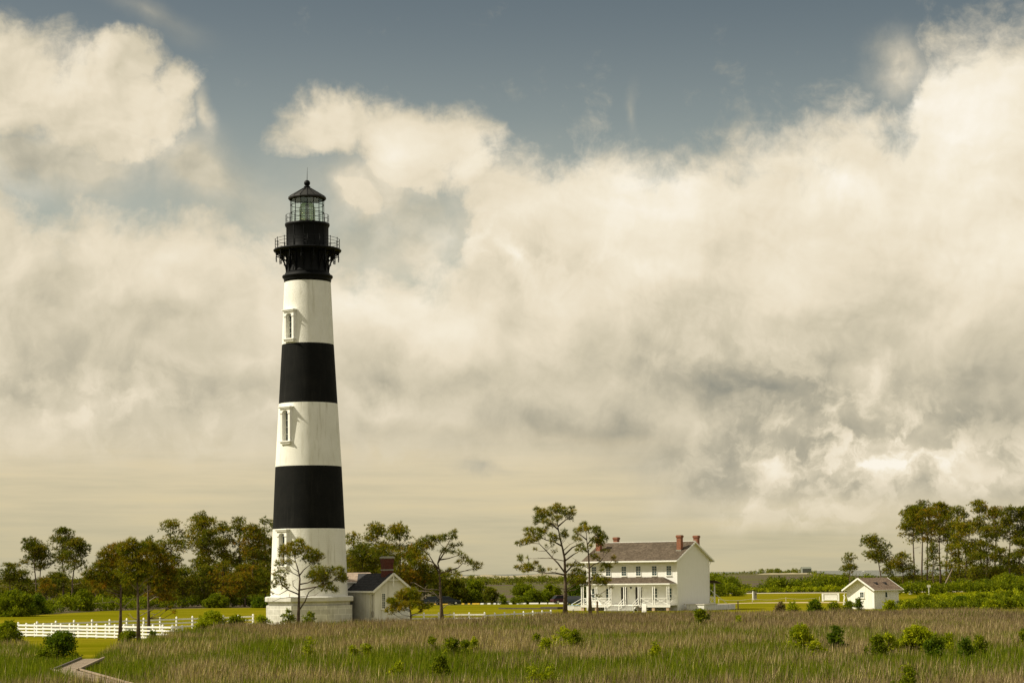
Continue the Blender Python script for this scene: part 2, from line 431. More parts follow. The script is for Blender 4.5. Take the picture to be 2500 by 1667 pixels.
def m_leaf(name, trans=.30, rough=.7, spec=.05):
    m, N, b = mat(name)
    a = N.n.new('ShaderNodeAttribute'); a.attribute_name = 'tint'
    N.l.new(a.outputs['Color'], b.inputs['Base Color']); P(b, Roughness=rough); b.inputs['Specular IOR Level'].default_value = spec
    tr = N.n.new('ShaderNodeBsdfTranslucent'); N.l.new(N.mix(1.0, a.outputs['Color'], (1.35, 1.45, .5), 'MULTIPLY'), tr.inputs[0])
    mx = N.n.new('ShaderNodeMixShader'); mx.inputs[0].default_value = trans
    N.l.new(b.outputs[0], mx.inputs[1]); N.l.new(tr.outputs[0], mx.inputs[2])
    N.l.new(mx.outputs[0], N.t.nodes['Material Output'].inputs[0])
    return m
def m_glass(name, tint, mixf):
    m, N, b = mat(name)
    g = N.n.new('ShaderNodeBsdfGlossy'); g.inputs['Roughness'].default_value = .03; g.inputs[0].default_value = (.8, .9, .85, 1)
    tr = N.n.new('ShaderNodeBsdfTransparent'); tr.inputs[0].default_value = tint + (1,)
    mx = N.n.new('ShaderNodeMixShader'); mx.inputs[0].default_value = mixf
    N.l.new(tr.outputs[0], mx.inputs[1]); N.l.new(g.outputs[0], mx.inputs[2])
    N.l.new(mx.outputs[0], N.t.nodes['Material Output'].inputs[0])
    return m

M = {}
M['tower_white'] = m_masonry('white masonry paint', (.80, .79, .72), (.74, .73, .65), (.44, .41, .31), bumps=.65)
M['tower_black'] = m_masonry('black masonry paint', (.007, .0075, .007), (.011, .011, .010), (.022, .022, .019), rough=.8, spec=.08)
M['iron'] = m_plain('black iron paint', (.004, .0045, .0048), .55, .3, 2.5, spec=.12)
M['iron_roof'] = m_plain('weathered iron roof', (.010, .010, .008), .7, .4, 1.5)
M['stone'] = m_masonry('painted stone blocks', (.62, .61, .55), (.52, .51, .45), (.26, .25, .19), bumps=.5)
def _stone():
    m, N, b = mat('weathered plinth stone')
    co = objco(N); x, y, z = N.sep(co)
    br = N.n.new('ShaderNodeTexBrick')
    ang = N.m('MULTIPLY', N.m('ARCTAN2', x, N.m('MULTIPLY', y, -1)), 4.8)
    N.l.new(N.xyz(ang, z, 0), br.inputs['Vector'])
    br.inputs['Color1'].default_value = (.60, .59, .53, 1); br.inputs['Color2'].default_value = (.50, .49, .43, 1); br.inputs['Mortar'].default_value = (.74, .73, .66, 1)
    br.inputs['Scale'].default_value = 1.0; br.inputs['Mortar Size'].default_value = .035; br.inputs['Brick Width'].default_value = 1.15; br.inputs['Row Height'].default_value = .62
    n = N.noise(co, 1.1, 7, .7)
    s2 = N.noise(N.v('MULTIPLY', co, (2, 2, .3)), 2, 6, .7)
    c = N.mix(N.m('MULTIPLY', N.smooth(n, .45, .7), .5), br.outputs[0], (.34, .33, .26))
    c = N.mix(N.m('MULTIPLY', N.smooth(s2, .5, .75), .5), c, (.24, .23, .17))
    N.l.new(c, b.inputs['Base Color']); P(b, Roughness=.85)
    return m
M['plinth'] = _stone()
M['trim'] = m_plain('white trim paint', (.80, .79, .73), .5, .08, 4.0)
M['house_wall'] = m_boards('white clapboard', (.80, .79, .74), (.55, .53, .46), .16, 'z', .35)
M['shed_wall'] = m_boards('white vertical board wall', (.79, .78, .71), (.48, .44, .34), .42, 'xy', .55)
M['oil_wall'] = m_masonry('whitewashed brick', (.76, .75, .69), (.68, .67, .60), (.42, .40, .32))
M['roof_house'] = m_shingle('grey wood shingle', (.086, .066, .046), (.165, .132, .098), (.036, .027, .019))
M['roof_shed'] = m_shingle('tan wood shingle', (.19, .135, .095), (.30, .225, .165), (.09, .06, .045))
M['brick'] = m_brick('red brick', (.27, .085, .035), (.20, .06, .028), (.28, .19, .14))
M['brick_dark'] = m_brick('dark red brick', (.12, .028, .018), (.08, .020, .014), (.11, .07, .055))
M['stone_cap'] = m_plain('grey stone cap', (.26, .25, .20), .8, .25, 4)
M['pier'] = m_plain('tan brick pier', (.45, .33, .22), .9, .3, 6)
M['window_glass'] = m_plain('dark reflecting window glass', (.03, .055, .055), .08, .3, 2.0, spec=.9)
M['car_glass'] = m_plain('dark car glass', (.006, .008, .009), .3, .1, 1, spec=.2)
M['dark'] = m_plain('dark doorway', (.022, .016, .012), .6, .3, 2.0)
M['lantern_glass'] = m_glass('lantern glass', (.95, .99, .96), .10)
M['lens'] = m_glass('prism lens glass', (.50, .58, .36), .22)
M['brass'] = m_plain('dull brass', (.20, .17, .07), .35, .3, 5, metal=.6)
M['fence'] = m_plain('white fence paint', (.82, .81, .76), .55, .10, 2.0)
M['bark'] = m_plain('grey brown pine bark', (.115, .085, .060), .95, .5, 4.0, spec=.1)
M['bark_dead'] = m_plain('bleached dead limb', (.26, .21, .16), .95, .4, 5.0, spec=.1)
M['wood_deck'] = m_boards('weathered boardwalk planks', (.27, .21, .145), (.12, .09, .06), .15, 'x', .5, .85)
M['wood_post'] = m_plain('brown wood post', (.20, .13, .08), .9, .35, 6)
M['wood_dark'] = m_plain('dark timber', (.07, .055, .04), .85, .35, 3)
M['needles'] = m_leaf('pine needles', .22)
M['leaves'] = m_leaf('shrub leaves', .34)
M['reeds'] = m_leaf('marsh grass blades', .30, .8, .0)
M['yellow'] = m_plain('yellow road paint', (.62, .40, .02), .6, .15, 3)
M['concrete'] = m_plain('pale concrete', (.55, .52, .45), .85, .15, 3)
M['car_dark'] = m_plain('dark blue green car paint', (.006, .012, .013), .35, .1, 1, spec=.3)
M['car_red'] = m_plain('dark red car paint', (.045, .008, .008), .35, .1, 1, spec=.3)
M['rubber'] = m_plain('black rubber', (.01, .01, .01), .8, .1, 3)
M['chrome'] = m_plain('bright metal', (.6, .6, .58), .25, .1, 3, metal=.9)
M['grey_metal'] = m_plain('grey utility metal', (.30, .28, .24), .6, .2, 3)
M['blue_cloth'] = m_plain('pale blue table cover', (.20, .45, .58), .8, .1, 3)
M['far_wall'] = m_plain('grey green far house wall', (.17, .18, .14), .9, .1, .5)
M['rope'] = m_plain('pale rope', (.5, .46, .36), .9, .1, 3)
# ------------------------------------------------------------------ ground, lawn, water, dune
def sheet(name, pts, z, m, kind='structure'):
    me = bpy.data.meshes.new(name); bm = bmesh.new()
    vs = [bm.verts.new((p[0], p[1], z)) for p in pts]
    f = bm.faces.new(vs); f.normal_update()
    if f.normal.z < 0: f.normal_flip()
    bmesh.ops.triangulate(bm, faces=[f]); bm.to_mesh(me); bm.free()
    me.materials.append(m)
    o = bpy.data.objects.new(name, me); COL.objects.link(o); o['kind'] = kind
    return o
def _ground():
    m, N, b = mat('marsh ground'); co = objco(N); x, y, z = N.sep(co)
    n = N.noise(N.xyz(N.m('MULTIPLY', x, .006), N.m('MULTIPLY', y, .0045), 0), 1.0, 6, .6)
    n2 = N.noise(co, .05, 7, .7)
    c = N.mix(N.smooth(n, .42, .58), (.082, .062, .045), (.078, .082, .014))
    c = N.mix(N.m('MULTIPLY', N.smooth(n2, .45, .7), .6), c, (.07, .065, .035))
    N.l.new(c, b.inputs['Base Color']); P(b, Roughness=.95); b.inputs['Specular IOR Level'].default_value = .05
    bump(N, b, n2, .9, 1.5)
    return m
def _lawn():
    m, N, b = mat('mown lawn'); co = objco(N); x, y, z = N.sep(co)
    n = N.noise(co, .045, 6, .62); n2 = N.noise(co, 1.6, 6, .7); n3 = N.noise(N.xyz(N.m('MULTIPLY', x, .02), N.m('MULTIPLY', y, .22), 0), 1.0, 5, .6)
    c = N.mix(N.smooth(n, .35, .65), (.132, .128, .004), (.200, .166, .010))
    c = N.mix(N.m('MULTIPLY', N.smooth(n3, .42, .60), .75), c, (.092, .094, .001))
    c = N.mix(N.m('MULTIPLY', N.smooth(n2, .45, .75), .5), c, (.10, .088, .002))
    N.l.new(c, b.inputs['Base Color']); P(b, Roughness=1.0); b.inputs['Specular IOR Level'].default_value = 0
    bump(N, b, n2, .8, .15)
    return m
def _water():
    m, N, b = mat('sound water'); co = objco(N); x, y, z = N.sep(co)
    n = N.noise(N.xyz(N.m('MULTIPLY', x, .002), N.m('MULTIPLY', y, .02), 0), 1.0, 6, .6)
    N.l.new(N.mix(n, (.10, .105, .085), (.16, .16, .13)), b.inputs['Base Color']); P(b, Roughness=.55); b.inputs['Specular IOR Level'].default_value = .2
    return m
sheet('ground', [(-30000, -500), (30000, -500), (30000, 55000), (-30000, 55000)], 0.0, _ground())
sheet('marsh_floor', [(-120, 15), (130, 15), (130, 170), (-120, 170)], .003, m_plain('dark marsh litter', (.06, .055, .028), .95, .4, .8, spec=.05))
G = lambda px, py: ground(px, py)
lawn_px = [(-500, 1640), (-500, 1524), (0, 1506), (120, 1499), (250, 1491), (450, 1485), (680, 1482), (1000, 1477.5), (1200, 1475.5), (1420, 1473), (1460, 1468), (1600, 1458), (1720, 1449.5), (1900, 1448), (2100, 1446.5), (2500, 1443), (3000, 1438), (3000, 1600), (1500, 1620), (300, 1640)]
sheet('lawn', [G(*p) for p in lawn_px], .008, _lawn())
road_m = m_plain('pale gravel road', (.46, .41, .30), .9, .15, .3)
sheet('road', [G(1690, 1449.4), G(1900, 1447.9), G(2100, 1446.4), G(2500, 1442.9), G(2500, 1441.6), G(2100, 1445.2), G(1900, 1446.6), G(1690, 1448.2)], .013, road_m)
sheet('footpath', [G(1745, 1473.2), G(1850, 1470), G(2000, 1468.6), G(2110, 1469.0), G(2110, 1471.2), G(2000, 1471.0), G(1850, 1471.6), G(1745, 1474.6)], .012, m_plain('tan dirt path', (.42, .32, .18), .95, .2, .5))
sheet('parking_lot', [G(930, 1474.6), G(1200, 1472.8), G(1425, 1470.0), G(1425, 1464.5), G(1200, 1466.5), G(930, 1468)], .004, m_plain('worn asphalt', (.055, .05, .045), .9, .3, .5))
sheet('water', [(290, 1650), (1500, 1650), (14000, 54000), (-14000, 54000), (-900, 6000), (900, 6000), (420, 2600)], .30, _water())
# band of bare brown marsh and the sand dunes towards the sea
def ridge(name, px0, px1, Y, tops, depth, m, kind='structure', seed=1, n=90):
    """a long low hill: a real mound with a noisy crest, base to base"""
    r = random.Random(seed); vs = []; fs = []
    xs = [px0 + (px1 - px0) * i / (n - 1) for i in range(n)]
    ph = [r.uniform(0, 6.28) for _ in range(8)]
    for i, px in enumerate(xs):
        t = i / (n - 1)
        for k in range(len(tops) - 1):
            if tops[k][0] <= px <= tops[k + 1][0] + 1e-6:
                u = (px - tops[k][0]) / (tops[k + 1][0] - tops[k][0]); u = u * u * (3 - 2 * u)
                ty = tops[k][1] * (1 - u) + tops[k + 1][1] * u
        h = max(.3, at(px, ty, Y).z)
        h *= 1 + .10 * sum(math.sin((j + 2) * 9 * t + ph[j]) / (j + 1) for j in range(6))
        h *= min(1, 8 * t, 8 * (1 - t)) if 0 < t < 1 else 0
        X = at(px, 1400, Y).x
        for dy, hh in ((-depth, -.2), (-depth * .55, .45), (-depth * .2, .88), (0, 1.0), (depth * .3, .85), (depth, -.2)):
            vs.append((X, Y + dy + r.uniform(-.05, .05) * depth, (h * hh if hh > 0 else -.2)))
    for i in range(n - 1):
        for j in range(5):
            a = i * 6 + j; fs.append((a, a + 6, a + 7, a + 1))
    mb = MB(); mb.add(vs, fs, smooth=True)
    o = mb.build(name, m); o['kind'] = kind
    return o
sand = m_plain('pale dune sand', (.27, .23, .14), .95, .3, .02)
ridge('dune', 1080, 1420, 2500, [(1080, 1407), (1150, 1405), (1190, 1403), (1240, 1405), (1290, 1402), (1340, 1401), (1380, 1402), (1420, 1405)], 60, sand, seed=4)
ridge('sandbar', 1845, 1995, 3350, [(1845, 1399.4), (1900, 1398.2), (1970, 1397.8), (1995, 1399)], 12, sand, seed=5)
# ------------------------------------------------------------------ lighthouse
TX = at(755.2, 1500, 214.0).x; TY = 214.0
def tz(y): return at(753.5, y, TY).z
LH = thing('lighthouse', 'tall black and white banded lighthouse with black gallery and glass lantern', 'lighthouse', (TX, TY, 0))
PXM = 214.0 / F
FACE = math.atan2(-TX, TY)           # turn so that a flat side of the plinth looks at the camera
mb = MB()
z_base = tz(1454); z_a = tz(1291); z_b = tz(1139.5); z_c = tz(986.5); z_d = tz(842.5); z_e = tz(686)
prof = [(4.14, z_base - .05), (3.865, z_a), (3.865 - .004, z_a + .002), (3.557, z_b), (3.553, z_b + .002), (3.16, z_c), (3.157, z_c + .002), (2.795, z_d), (2.792, z_d + .002), (2.49, z_e)]
mb.lathe(prof, 160, mis=[0, 1, 1, 0, 0, 1, 1, 0, 0], cap=True)
shaft = mb.build('tower_shaft', [M['tower_white'], M['tower_black']])
cutter = MB()
z_tail = z_base
# plinth: regular octagon in courses
cs = 1 / math.cos(math.pi / 8)
R0 = 4.55
mb = MB(); mb.lathe([(R0 * cs * 1.0, -.3), (R0 * cs, z_base - .98)], 8, phase=FACE + math.pi / 8, smooth=False)
mb.build('plinth', M['plinth'], LH)
mb = MB(); mb.lathe([(4.25 * cs, z_base - .98), (4.33 * cs, z_base - .86), (4.33 * cs, z_base - .66), (4.45 * cs, z_base - .58)], 8, phase=FACE + math.pi / 8, smooth=False)
mb.lathe([(4.62 * cs, z_base - .58), (4.68 * cs, z_base - .52), (4.68 * cs, z_base - .12), (4.60 * cs, z_base - .05), (4.2, z_base - .02)], 8, phase=FACE + math.pi / 8, smooth=False)
mb.build('plinth_cornice', M['stone'], LH)
# windows with projecting surrounds
WANG = FACE - math.radians(44)
def tower_window(ytop, ybot, rr):
    zt, zb = tz(ytop), tz(ybot); H = zt - zb
    Rm = Matrix.Rotation(WANG, 4, 'Z')
    holder = (0, 0, 0)
    w, ow, pr = 1.42, .86, .15
    cutter.box(-ow / 2 + .003, ow / 2 - .003, -rr - .8, -rr + .52, zb + .345, zt - .36, mat=Matrix.Rotation(WANG, 4, 'Z'))
    y1 = -rr; y0 = y1 - pr                      # front of the surround towards -y before turning
    f = MB()
    sill = zb + .34; head = zt - .62
    f.box(-w / 2, -ow / 2, y0, y1 + .35, sill, zt - .16, mat=Rm)
    f.box(ow / 2, w / 2, y0, y1 + .35, sill, zt - .16, mat=Rm)
    # head block with a round arch cut out
    n = 10; top = zt - .16
    vs = []; fs = []
    for yy in (y0, y1 + .35):
        for k in range(n + 1):
            a = math.pi * k / n
            vs.append((-math.cos(a) * ow / 2, yy, head + math.sin(a) * .28))
        for k in range(n + 1):
            vs.append((-ow / 2 + ow * k / n, yy, top))
    m1 = n + 1
    for k in range(n):
        fs.append((k, k + 1, m1 + k + 1, m1 + k)); b = 2 * m1
        fs.append((b + k + 1, b + k, b + m1 + k, b + m1 + k + 1))
        fs.append((k, b + k, b + k + 1, k + 1))
    f.add(vs, fs, mat=Rm)
    f.box(-w / 2 - .06, -ow / 2 + .04, y0 - .06, y0 - .002, head - .08, head + .06, mat=Rm)
    f.box(ow / 2 - .04, w / 2 + .06, y0 - .06, y0 - .002, head - .08, head + .06, mat=Rm)
    sp = f.build('window_surround', M['trim'], LH)
    h = MB(); h.box(-w / 2 - .10, w / 2 + .10, y0 - .12, y1 + .35, zt - .155, zt - .02, mat=Rm)
    h.box(-w / 2 - .16, w / 2 + .16, y0 - .19, y1 + .35, zt - .02, zt + .07, mat=Rm)
    h.build('window_hood', M['trim'], sp)
    s = MB(); s.box(-w / 2 - .10, w / 2 + .10, y0 - .14, y1 + .35, sill - .13, sill - .002, mat=Rm)
    s.box(-w / 2 + .02, w / 2 - .02, y0 - .03, y1 + .35, zb, sill - .135, mat=Rm)
    s.build('window_sill', M['trim'], sp)
    g = MB(); g.box(-ow / 2 + .006, ow / 2 - .006, y1 + .46, y1 + .49, sill, head + .24, mat=Rm)
    g.build('pane', M['window_glass'], sp)
    b = MB()
    for k in (1, 2, 3): 
        z = sill + (head - sill) * k / 4; b.box(-ow / 2 + .008, ow / 2 - .008, y1 + .42, y1 + .455, z - .025, z + .025, mat=Rm)
    b.box(-.022, .022, y1 + .415, y1 + .452, sill, head + .2, mat=Rm)
    b.build('glazing_bar', M['trim'], sp)
tower_window(763, 839, 2.79)
tower_window(998, 1087, 3.41)
tower_window(1294, 1388, 4.00)
# openings cut through the masonry
cut = cutter.build('cutter', M['tower_white'])
bo = shaft.modifiers.new('openings', 'BOOLEAN'); bo.operation = 'DIFFERENCE'; bo.solver = 'EXACT'; bo.object = cut
bpy.context.view_layer.update()
dg = bpy.context.evaluated_depsgraph_get()
newme = bpy.data.meshes.new_from_object(shaft.evaluated_get(dg))
shaft.modifiers.clear()
if len(newme.polygons) > 100: newme.name = 'tower_shaft'; shaft.data = newme
shaft.data.polygons.foreach_set('use_smooth', [False] * len(shaft.data.polygons))
bpy.data.objects.remove(cut, do_unlink=True)
shaft.parent = LH
# iron crown
zk = tz(689)
mb = MB(); mb.lathe([(2.50, tz(691)), (2.56, tz(684)), (2.56, tz(682)), (2.70, tz(679)), (2.74, tz(676)), (2.70, tz(674)), (2.46, tz(672)), (2.42, tz(668))], 96)
mb.build('belt_cornice', M['iron'], LH)
z_dt = tz(610); z_db = tz(616.5)
mb = MB(); mb.lathe([(2.36, tz(669)), (2.30, tz(664)), (2.22, tz(655)), (2.22, tz(628)), (2.34, tz(618)), (2.9, z_db)], 96)
mb.build('crown_drum', M['iron'], LH)
mb = MB(); mb.lathe([(2.9, z_db - .02), (3.50, z_db), (3.62, z_db + .08), (3.68, z_db + .2), (3.66, z_dt - .06), (3.58, z_dt), (2.2, z_dt + .01)], 96)
mb.build('gallery_deck', M['iron'], LH)
NB = 16
for k in range(NB):
    a = FACE + math.radians(11.25) + 2 * math.pi * k / NB
    Rm = Matrix.Rotation(a, 4, 'Z')
    b = MB(); zlo = tz(667); zhi = z_db - .02
    curve = []
    for j in range(9):
        t = j / 8 * math.pi / 2
        curve.append((0, -(2.32 + (1 - math.cos(t)) * 1.12), zlo + (zhi - .35 - zlo) * math.sin(t)))
    for p, q in zip(curve, curve[1:]): b.bar(p, q, .09, .11, mat=Rm)
    b.bar((0, -2.30, zlo), (0, -2.30, zhi), .13, .10, mat=Rm)
    b.bar((0, -2.28, zhi - .06), (0, -3.50, zhi - .06), .10, .12, mat=Rm)
    b.sphere(tuple(Rm @ Vector((0, -2.72, zhi - .55))), .13, 8)
    b.build('bracket', M['iron'], LH)
    p = MB()
    for rr2, L in ((3.42, .95), (3.02, 1.20)):
        zt2 = zhi - .02; 
        p.lathe([(.05, zt2 - L), (.02, zt2 - L + .02), (.09, zt2 - L + .14), (.03, zt2 - L + .22), (.08, zt2 - L + .34), (.035, zt2 - L + .44), (.045, zt2 - .25 if L < 1.1 else zt2 - .5), (.05, zt2)][1:], 8, mat=Rm @ Matrix.Translation((0, -rr2, 0)))
    p.build('pendant', M['iron'], LH)
def railing(name, R, z0, H, nposts, rails, rb, rr, finial=False):
    r = MB()
    for k in range(nposts):
        a = 2 * math.pi * k / nposts + FACE
        x, y = R * math.sin(a), -R * math.cos(a)
        r.tube([(x, y, z0), (x, y, z0 + H)], rb, 6)
        if finial: r.sphere((x, y, z0 + H + .04), .055, 6)
    for f in rails:
        pts = [(R * math.sin(2 * math.pi * k / 64), -R * math.cos(2 * math.pi * k / 64), z0 + H * f) for k in range(65)]
        r.tube(pts, rr, 5)
    return r.build(name, M['iron'], LH)
railing('gallery_railing', 3.46, z_dt - .02, 1.12, 16, (.36, .68, .98), .035, .022, True)
mb = MB(); mb.lathe([(2.27, z_dt), (2.31, z_dt + .12), (2.27, z_dt + .2), (2.27, tz(557)), (2.36, tz(554)), (2.42, tz(551)), (2.42, tz(547.5)), (2.30, tz(547)), (1.9, tz(546.5))], 96)
wr = mb.build('watch_room', M['iron'], LH)
mb = MB()
for k in range(12):
    a = FACE + math.radians(20) + 2 * math.pi * k / 12; Rm = Matrix.Rotation(a, 4, 'Z')
    mb.box(-.05, .05, -2.31, -2.25, z_dt + .2, tz(556), mat=Rm)
mb.build('seam_strip', M['iron'], wr)
z_l0 = tz(546.5); z_l1 = tz(484)
railing('lantern_railing', 2.32, z_l0 - .02, .93, 20, (.5, .98), .022, .02)
NP = 16
for k in range(NP):
    a0 = FACE + 2 * math.pi * k / NP; a1 = FACE + 2 * math.pi * (k + 1) / NP; R = 1.78
    g = MB(); p = [(R * math.sin(a), -R * math.cos(a)) for a in (a0, a1)]
    q = [(x * .985, y * .985) for x, y in p]
    vs = [(p[0][0], p[0][1], z_l0), (p[1][0], p[1][1], z_l0), (p[1][0], p[1][1], z_l1), (p[0][0], p[0][1], z_l1)]
    g.add(vs, [(0, 1, 2, 3)])
    g.build('lantern_pane', M['lantern_glass'], LH)
mb = MB()
for k in range(NP):
    a = FACE + 2 * math.pi * k / NP; R = 1.80
    mb.bar((R * math.sin(a), -R * math.cos(a), z_l0), (R * math.sin(a), -R * math.cos(a), z_l1), .055, .055)
for f in (0.02, .42, .72, .99):
    z = z_l0 + (z_l1 - z_l0) * f
    for k in range(NP):
        a0 = FACE + 2 * math.pi * k / NP; a1 = FACE + 2 * math.pi * (k + 1) / NP; R = 1.80
        mb.bar((R * math.sin(a0), -R * math.cos(a0), z), (R * math.sin(a1), -R * math.cos(a1), z), .05, .05)
mb.build('lantern_frame', M['iron'], LH)
# lens
lens = MB(); pr = []
zl = z_l0 + .35; Hn = (z_l1 - z_l0) * .80
for j in range(25):
    t = j / 24
    r = .80 * (1 - max(0, (t - .62) / .38) ** 1.6 * .62)
    r += .025 * (1 if j % 2 else -1)
    pr.append((r, zl + Hn * t))
lens.lathe(pr, 32)
ln = lens.build('lens', M['lens'], LH)
mb = MB(); mb.lathe([(.5, z_l0), (.45, zl), (.3, zl + .02)], 16); 
for k in range(8):
    a = 2 * math.pi * k / 8; mb.bar((.83 * math.sin(a), -.83 * math.cos(a), zl), (.83 * math.sin(a), -.83 * math.cos(a), zl + Hn * .62), .04, .04)
for f in (0, .3, .62): mb.lathe([(.82, zl + Hn * f), (.86, zl + Hn * f + .02), (.82, zl + Hn * f + .05)], 32, cap=False)
mb.lathe([(.25, zl + .1), (.28, zl + .6), (.2, zl + Hn * .8)], 12)
mb.build('lens_frame', M['brass'], ln)
mb = MB(); z_e0 = tz(488.5)
mb.lathe([(1.86, z_l1 - .05), (2.00, z_e0 + .02), (2.06, tz(485.5)), (2.06, tz(484.0)), (1.98, tz(481.5)), (1.2, tz(470.5)), (.40, tz(460.5)), (.36, tz(459))], 16, phase=FACE, smooth=False)
rf = mb.build('lantern_roof', M['iron_roof'], LH)
mb = MB()
for k in range(16):
    a = FACE + 2 * math.pi * k / 16; s, c = math.sin(a), -math.cos(a)
    mb.bar((2.03 * s, 2.03 * c, tz(482)), (.38 * s, .38 * c, tz(459.3)), .06, .06)
mb.build('roof_rib', M['iron'], rf)
mb = MB(); mb.lathe([(.38, tz(460)), (.30, tz(457.5)), (.36, tz(456.5)), (.36, tz(455.5)), (.22, tz(454.5)), (.22, tz(453))], 24); mb.sphere((0, 0, tz(447.5)), .34, 20)
mb.build('ventilator_ball', M['iron'], LH)
mb = MB(); mb.tube([(0, 0, tz(442)), (.02, 0, tz(425)), (.05, 0, tz(409))], [.035, .025, .012], 5)
mb.build('lightning_rod', M['iron'], LH)
# door block where the keepers' building meets the tower
# ------------------------------------------------------------------ buildings
def frame(K, yaw_dir):
    """local frame: origin K, +x along yaw_dir, +y turned 90 degrees left, +z up"""
    return Matrix.Translation(K) @ Matrix.Rotation(math.atan2(yaw_dir[1], yaw_dir[0]), 4, 'Z')
def gable_roof(mb, x0, x1, y0, y1, zw, rise, ov, ovx, th=.14, mi=0, mi_edge=1):
    """roof over the box x0..x1, y0..y1 with its ridge along x; ov = eave overhang, ovx = gable overhang"""
    ym = (y0 + y1) / 2; hw = (y1 - y0) / 2; s = rise / hw
    a, b = x0 - ovx, x1 + ovx
    ze = zw - ov * s
    for sg in (-1, 1):
        ye = ym + sg * (hw + ov)
        vs = [(a, ye, ze), (b, ye, ze), (b, ym, zw + rise), (a, ym, zw + rise), (a, ye, ze + th), (b, ye, ze + th), (b, ym, zw + rise + th), (a, ym, zw + rise + th)]
        top = (4, 5, 6, 7) if sg < 0 else (7, 6, 5, 4); bot = (3, 2, 1, 0) if sg < 0 else (0, 1, 2, 3)
        mb.add(vs, [top], mi); mb.add(vs, [bot, (0, 1, 5, 4), (1, 2, 6, 5), (3, 0, 4, 7)], mi_edge)
def gable_walls(mb, x0, x1, y0, y1, z0, zw, rise, mi=0):
    ym = (y0 + y1) / 2
    vs = [(x0, y0, z0), (x1, y0, z0), (x1, y1, z0), (x0, y1, z0), (x0, y0, zw), (x1, y0, zw), (x1, y1, zw), (x0, y1, zw), (x0, ym, zw + rise), (x1, ym, zw + rise)]
    mb.add(vs, [(0, 1, 5, 4), (2, 3, 7, 6), (1, 2, 6, 9, 5), (3, 0, 4, 8, 7)], mi)
def window(parent, cx, zb, w, h, ax, off, rows=2, cols=2, name='window', fr=.07, sign=-1, split=True):
    """sash window on a wall plane: ax 'y' = wall of constant y at off, looking towards sign*y; ax 'x' likewise"""
    def bx(m, a0, a1, d0, d1, z0, z1):
        lo, hi = sorted((off + sign * d0, off + sign * d1))
        if ax == 'y': m.box(a0, a1, lo, hi, z0, z1)
        else: m.box(lo, hi, a0, a1, z0, z1)
    f = MB()
    bx(f, cx - w / 2 - fr, cx - w / 2, .003, .06, zb - fr, zb + h + fr); bx(f, cx + w / 2, cx + w / 2 + fr, .003, .06, zb - fr, zb + h + fr)
    bx(f, cx - w / 2, cx + w / 2, .003, .06, zb + h, zb + h + fr)
    o = f.build(name, M['trim'], parent)
    s = MB(); bx(s, cx - w / 2 - fr - .04, cx + w / 2 + fr + .04, .003, .13, zb - fr - .05, zb - fr)
    bx(s, cx - w / 2, cx + w / 2, .003, .06, zb - fr + .001, zb)
    s.build('sill', M['trim'], o)
    g = MB(); bx(g, cx - w / 2, cx + w / 2, .004, .02, zb, zb + h); g.build('pane', M['window_glass'], o)
    b = MB()
    for k in range(1, cols): x = cx - w / 2 + w * k / cols; bx(b, x - .014, x + .014, .022, .04, zb, zb + h)
    for k in range(1, rows):
        z = zb + h * k / rows; t = .03 if (split and rows % 2 == 0 and k == rows // 2) else .014
        bx(b, cx - w / 2, cx + w / 2, .041, .055, z - t, z + t)
    b.build('glazing_bar', M['trim'], o)
    return o

# --- keepers' dwelling
K0 = at(1654.5, 1489, 276.0); K0.z = 0
uy = math.radians(33)
u = Vector((math.cos(uy), -math.sin(uy), 0))          # towards the right end of the facade
HL = 14.6; HW = 9.6
def hz(px, py, Y): return at(px, py, Y).z
house = thing('keepers_house', "long white two storey keepers' house with shingled roof, brick chimneys and front porch", 'house', tuple(K0), math.atan2(u.y, u.x))
# local: x from -HL to 0, facade at y = 0 looking to -y, rear at y = HW
z_ev = hz(1655, 1367.5, 275.5); z_rg = hz(1700, 1320.5, 280.5)
slope = (z_rg - z_ev) / (HW / 2 + .85); zw = z_ev + .85 * slope; rise = z_rg - zw
zw -= .12
mb = MB(); gable_walls(mb, -HL, 0, 0, HW, -.2, zw, rise)
mb.build('wall', M['house_wall'], house)
mb = MB(); gable_roof(mb, -HL, 0, 0, HW, zw, rise, .85, .42)
roof = mb.build('roof', [M['roof_house'], M['trim']], house)
mb = MB()                                                # barge boards, eave fascia and corner boards
for xx in (.42, -HL - .42 - .05):
    for sg in (-1, 1):
        ye = HW / 2 + sg * (HW / 2 + .85)
        a = Vector((xx + .025, ye, zw - .85 * slope - .02)); b = Vector((xx + .025, HW / 2, zw + rise - .02))
        mb.bar(a, b, .05, .20)
mb.box(-HL - .42, .42, -.90, -.853, zw - .85 * slope - .05, zw - .85 * slope + .10)
mb.box(-HL - .42, .42, HW + .853, HW + .90, zw - .85 * slope - .10, zw - .85 * slope + .12)
mb.build('fascia', M['trim'], roof)
for parts_ in (((-.14, .025, -.025, .0), (0.0, .025, 0, .14)), ((-HL - .025, -HL + .14, -.025, 0),), ((0.0, .025, HW - .14, HW),)):
    mb = MB()
    for x0, x1, y0, y1 in parts_: mb.box(x0, x1, y0, y1, .0, zw - .02)
    mb.build('corner_board', M['trim'], house)
ridge_cap = MB(); ridge_cap.bar((-HL - .42, HW / 2, zw + rise + .15), (.42, HW / 2, zw + rise + .15), .18, .07)
ridge_cap.build('ridge_cap', M['trim'], roof)
